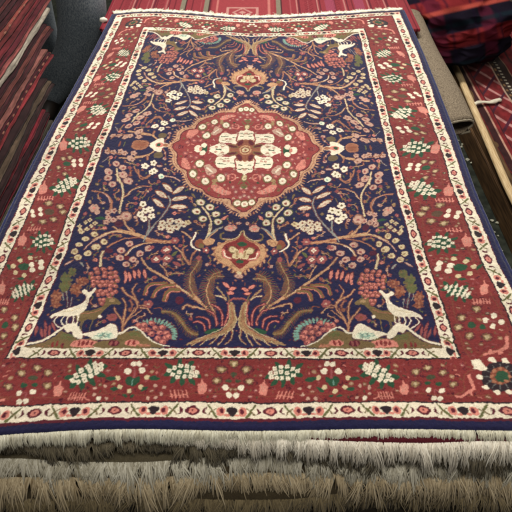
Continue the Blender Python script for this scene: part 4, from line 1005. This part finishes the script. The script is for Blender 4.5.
# lint on the floor
M_LINT = noise_mat('lint', (150, 150, 130), (196, 194, 176), 90)
for i, (x, y, n_, s_) in enumerate(((478, 160, 9, .022), (506, 222, 9, .02), (490, 235, 6, .012), (497, 252, 6, .012), (462, 146, 5, .014), (508, 176, 5, .012))):
    X_, Y_, Z_ = bp(x, y, -STACK); bm = bmesh.new(); rl = random.Random(i)
    for k in range(n_):
        c = Vector((float(X_) + rl.gauss(0, s_), float(Y_) + rl.gauss(0, s_), .004 + rl.random() * .004))
        r_ = bmesh.ops.create_icosphere(bm, subdivisions=1, radius=1)
        for v in r_['verts']: v.co = Vector((v.co.x * s_ * rl.uniform(.2, .6), v.co.y * s_ * rl.uniform(.2, .6), v.co.z * .004)) + c
    me = bpy.data.meshes.new('lint_scrap'); bm.to_mesh(me); bm.free()
    o = link('lint_scrap', me, M_LINT)
    tag(o, ('pale scrap of lint on the dark floor just below the rolled rug opening', 'pale scrap of lint on the dark floor at the right edge of the photo', 'small lint speck beside the larger scrap on the dark floor', 'lowest lint speck on the dark floor by the navy carpet edge', 'lint tuft right under the mouth of the rolled rug', 'lint speck beside the wooden batten')[i], 'lint', 'lint scraps on the aisle floor')

# ================================================================== rolled rug in the gap at right
M_BURLAP = noise_mat('rug_back', (94, 82, 70), (146, 132, 112), 240, rough=.95, bump=.8, dist=.003)
def ring_pts(c, r, a): return c + r * np.array([math.cos(a), 0, math.sin(a)])
endc = np.array(bp(460.5, 126, -.075)).T; farc = np.array(bp(411, 18, -.075)).T
roll = empty('rolled_rug', tuple(endc), 'rolled rug with beige grey back and open dark mouth beside navy carpet edge', 'rug')
n1, n2 = 60, 64; V = []; cols = []
for i in range(n1):
    t = i / (n1 - 1); c = endc * (1 - t) + farc * t + np.array([0, 0, .006 * math.sin(t * 7)])
    for j in range(n2):
        a = j / (n2 - 1) * math.tau * 1.75 + .9; r = .027 + .009 * a / (math.tau)
        r = r * (1 + .05 * math.sin(3 * a + 2 * t)) 
        V.append((c[0] + r * 1.25 * math.cos(a), c[1] + (0.012 * math.sin(a * 1.3) if i == 0 else 0), c[2] + r * .85 * math.sin(a)))
me = mesh_np('roll', V, grid_faces(n1, n2)); ro = link('roll', me, M_BURLAP, roll)
sm = ro.modifiers.new('th', 'SOLIDIFY'); sm.thickness = .006
lipc = []
for j in range(44):
    a = j / 43 * math.tau + .9 + math.tau * .75; r = .027 + .009 * a / math.tau; r *= (1 + .05 * math.sin(3 * a))
    lipc.append((endc[0] + r * 1.25 * math.cos(a), endc[1] - .004 + .012 * math.sin(a * 1.3), endc[2] + r * .85 * math.sin(a)))
tube_obj('bound_edge', lipc, .0045, M_KILIM, roll, ns=7, col=lin((150, 140, 122)), colvar=.3, lump=.2)

# ================================================================== low platform with kilims, batten on its edge
M_WOOD = noise_mat('pale_wood', (176, 146, 104), (222, 198, 156), 14, rough=.55, bump=.15, stretch=(30, 1.2, 30))
M_BOARD = noise_mat('dark_board', (62, 44, 28), (100, 74, 48), 10, rough=.7, bump=.2, stretch=(12, 1, 12))
PZ = .14
def box_obj(name, x0, x1, y0, y1, z0, z1, mat, parent=None, bev=.003, ny=1):
    bm = bmesh.new(); bmesh.ops.create_cube(bm, size=1)
    for v in bm.verts: v.co = Vector((x0 + (v.co.x + .5) * (x1 - x0), y0 + (v.co.y + .5) * (y1 - y0), z0 + (v.co.z + .5) * (z1 - z0)))
    bmesh.ops.bevel(bm, geom=bm.edges[:], offset=bev, segments=2, affect='EDGES')
    me = bpy.data.meshes.new(name); bm.to_mesh(me); bm.free(); return link(name, me, mat, parent)
plat = empty('low_platform', (1.3, 2.2, 0), 'low dark brown wooden platform carrying the kilims at right', 'platform')
box_obj('deck', .992, 2.2, .6, 4.2, PZ - .03, PZ, M_BOARD, plat)
box_obj('side_board', .985, 1.01, .6, 4.2, .0, PZ - .031, M_BOARD, plat)
bt = []
for yv in np.linspace(.7, 3.3, 44): bt.append((.988 + .040 * min(1, max(0, (yv - 1.7) / .9)), yv, PZ + .014))
b_ = tube_obj('wooden_batten', bt, .0165, M_WOOD, None, ns=10, flat=.85); tag(b_, 'long pale wooden batten lying along the platform edge beside the red kilim', 'batten')
# kilim on the platform
kx = np.linspace(1.04, 1.93, 330); ky = np.linspace(.9, 3.9, 700); KX, KY = np.meshgrid(kx, ky)
kc = np.ones((700, 330, 3)) * lin((112, 30, 34)); s = KX - 1.04
def kst(a, b, col):
    m = ((s > a) & (s < b))[..., None]; return np.where(m, lin(col), kc)
kc = kst(0, .03, (52, 24, 26)); kc = kst(.03, .04, (170, 130, 112)); kc = kst(.055, .062, (60, 22, 30))
dia = (np.abs(((KY * 1.0 + s * 1.6) % .16) - .08) < .016) & (s > .062) & (s < .175); kc = np.where(dia[..., None], lin((176, 124, 120)), kc)
dia = (np.abs(((KY * 1.0 - s * 1.6) % .16) - .08) < .012) & (s > .062) & (s < .175); kc = np.where(dia[..., None], lin((70, 26, 44)), kc)
kc = kst(.175, .183, (180, 150, 130)); kc = kst(.183, .255, (50, 34, 30))
dt = (((KY % .03) < .014) & (s > .208) & (s < .220)); kc = np.where(dt[..., None], lin((190, 180, 160)), kc)
dt = (((KY % .05) < .02) & (s > .188) & (s < .198)); kc = np.where(dt[..., None], lin((120, 90, 60)), kc)
kc = kst(.255, .262, (150, 110, 90))
for a in (.30, .52): kc = kst(a, a + .01, (60, 20, 26)); kc = kst(a + .08, a + .1, (96, 60, 56))
kc *= 1 + .35 * vnoise((700, 330), 6, 81)[..., None] + .3 * (rng.random((700, 330, 1)) - .5)
V = np.stack([KX, KY, PZ + .006 + .006 * vnoise((700, 330), 60, 82) + .004 * vnoise((700, 330), 20, 83)], -1).reshape(-1, 3)
o = link('red_kilim', mesh_np('red_kilim', V, grid_faces(700, 330), np.clip(kc.reshape(-1, 3), 0, 1)), M_KILIM)
so = o.modifiers.new('th', 'SOLIDIFY'); so.thickness = .006; so.offset = -1
tag(o, 'red kilim with lattice strip and dark band of white dots, lying at right', 'kilim')
# white tag across the kilim
p0 = np.array(bp(474, 104, PZ - STACK + .02)).T; p1 = np.array(bp(501, 100, PZ - STACK + .02)).T
fr = [p0 * (1 - t) + p1 * t + np.array([0, .006 * math.sin(t * 8), .002 * math.sin(t * 5)]) for t in np.linspace(0, 1, 14)]
tg = tube_obj('cloth_tie', fr, [.011 + .003 * (i > 8) for i in range(14)], M_FRINGE, None, ns=8, col=lin((214, 206, 186)), colvar=.2, flat=.5, lump=.25, seed=9)
tag(tg, 'short off white cloth tie lying across the red kilim beside the batten', 'tie')
# pale scrap further back
for k, (x, y) in enumerate(((500, 42), (508, 46))):
    q = np.array(bp(x, y, PZ - STACK + .02)).T
    t_ = tube_obj('cloth_tie', [q + (-.03, -.03, 0), q + (0, 0, .01), q + (.02, .04, 0)], .012, M_FRINGE, None, ns=8, col=lin((190, 184, 160)), lump=.3, flat=.5, seed=k)
    tag(t_, ('pale crumpled scrap of cloth behind the plaid bundle, the left one', 'pale crumpled scrap of cloth at the right edge of the photo')[k], 'tie')

# ================================================================== plaid bundle and brown bag
def lumpy(name, c, rx, ry, rz, mat, seed, amp=.16, colfn=None, nu=120, nv=80, fold=0):
    V = []
    for i in range(nv):
        ph = math.pi * (i + .5) / nv
        for j in range(nu):
            th_ = math.tau * j / nu; d = Vector((math.sin(ph) * math.cos(th_), math.sin(ph) * math.sin(th_), math.cos(ph)))
            q = 1 + amp * mnoise.noise(d * 1.6 + Vector((seed, 0, 0))) + amp * .5 * mnoise.noise(d * 4 + Vector((0, seed, 0)))
            q += fold * (1 - abs(mnoise.noise(Vector((d.x * 3, d.y * 2, d.z * 6 + seed))))) 
            V.append((c[0] + rx * q * d.x, c[1] + ry * q * d.y, max(c[2] + rz * q * d.z, PZ + .012)))
    V = np.array(V); cols = colfn(V) if colfn else None
    return link(name, mesh_np(name, V, grid_faces(nv, nu, wrap=True), cols), mat)
def plaid(V):
    u = V[:, 0] * .95 + V[:, 2] * .35; v = V[:, 2] * 1.0 + V[:, 1] * .55 - V[:, 0] * .25
    c = np.ones((len(V), 3)) * lin((26, 22, 32))
    for per, wd, col, q in ((.21, .085, (128, 40, 42), v), (.23, .07, (74, 26, 42), u), (.21, .03, (24, 36, 44), v + .1), (.115, .016, (28, 20, 36), u + .03), (.42, .03, (170, 74, 62), v + .02)):
        e_ = .012; f_ = q % per; m = (np.clip(f_ / e_, 0, 1) * np.clip((wd - f_) / e_ + .5, 0, 1))[:, None] * .75; c = c * (1 - m) + lin(col) * m
    return np.clip(c, 0, 1)
M_PLAID = vc_mat('plaid_wool', rough=1, sheen=0, bump=500, strength=.5, dist=.002, tint=.3); M_PLAID.node_tree.nodes['Principled BSDF'].inputs['Specular IOR Level'].default_value = 0
q = np.array(bp(456, 30, -.20)).T
pb = lumpy('plaid_blanket', (1.02, 2.80, .33), .27, .25, .165, M_PLAID, 3.3, .26, plaid, fold=.10, nu=260, nv=170); tag(pb, 'crumpled dark red and navy plaid blanket bundled at the far right behind the batten', 'blanket')
M_BAG = noise_mat('brown_canvas', (62, 50, 44), (100, 84, 74), 30, rough=.85, bump=.3)
bg = lumpy('cloth_bag', (1.62, 3.32, .34), .26, .26, .24, M_BAG, 8.1, .2, fold=.08); tag(bg, 'brown grey cloth bag slumped in the top right corner behind the plaid blanket', 'bag')

# ================================================================== light (shop lamps overhead), dim room
def area(name, loc, sx, sy, power, col, look):
    l = bpy.data.lights.new(name, 'AREA'); l.shape = 'RECTANGLE'; l.size = sx; l.size_y = sy; l.energy = power; l.color = col
    o = bpy.data.objects.new(name, l); COL.objects.link(o); o.location = loc
    o.rotation_euler = (Vector(look) - Vector(loc)).to_track_quat('-Z', 'Y').to_euler(); return o
area('ceiling_lamp', (.05, 3.0, 2.6), 1.3, .6, 82, (1.0, .96, .88), (0, 1.7, STACK))
area('ceiling_lamp', (.3, .2, 2.9), 1.2, .8, 32, (1.0, .95, .85), (0, 1.2, STACK))
wd = bpy.data.worlds.new('World'); scene.world = wd; wd.use_nodes = True
wd.node_tree.nodes['Background'].inputs[0].default_value = (1.0, .93, .84, 1); wd.node_tree.nodes['Background'].inputs[1].default_value = .16
scene.view_settings.view_transform = 'Standard'; scene.view_settings.look = 'None'; scene.view_settings.exposure = 0.0; scene.view_settings.gamma = 1
scene.render.engine = 'CYCLES'
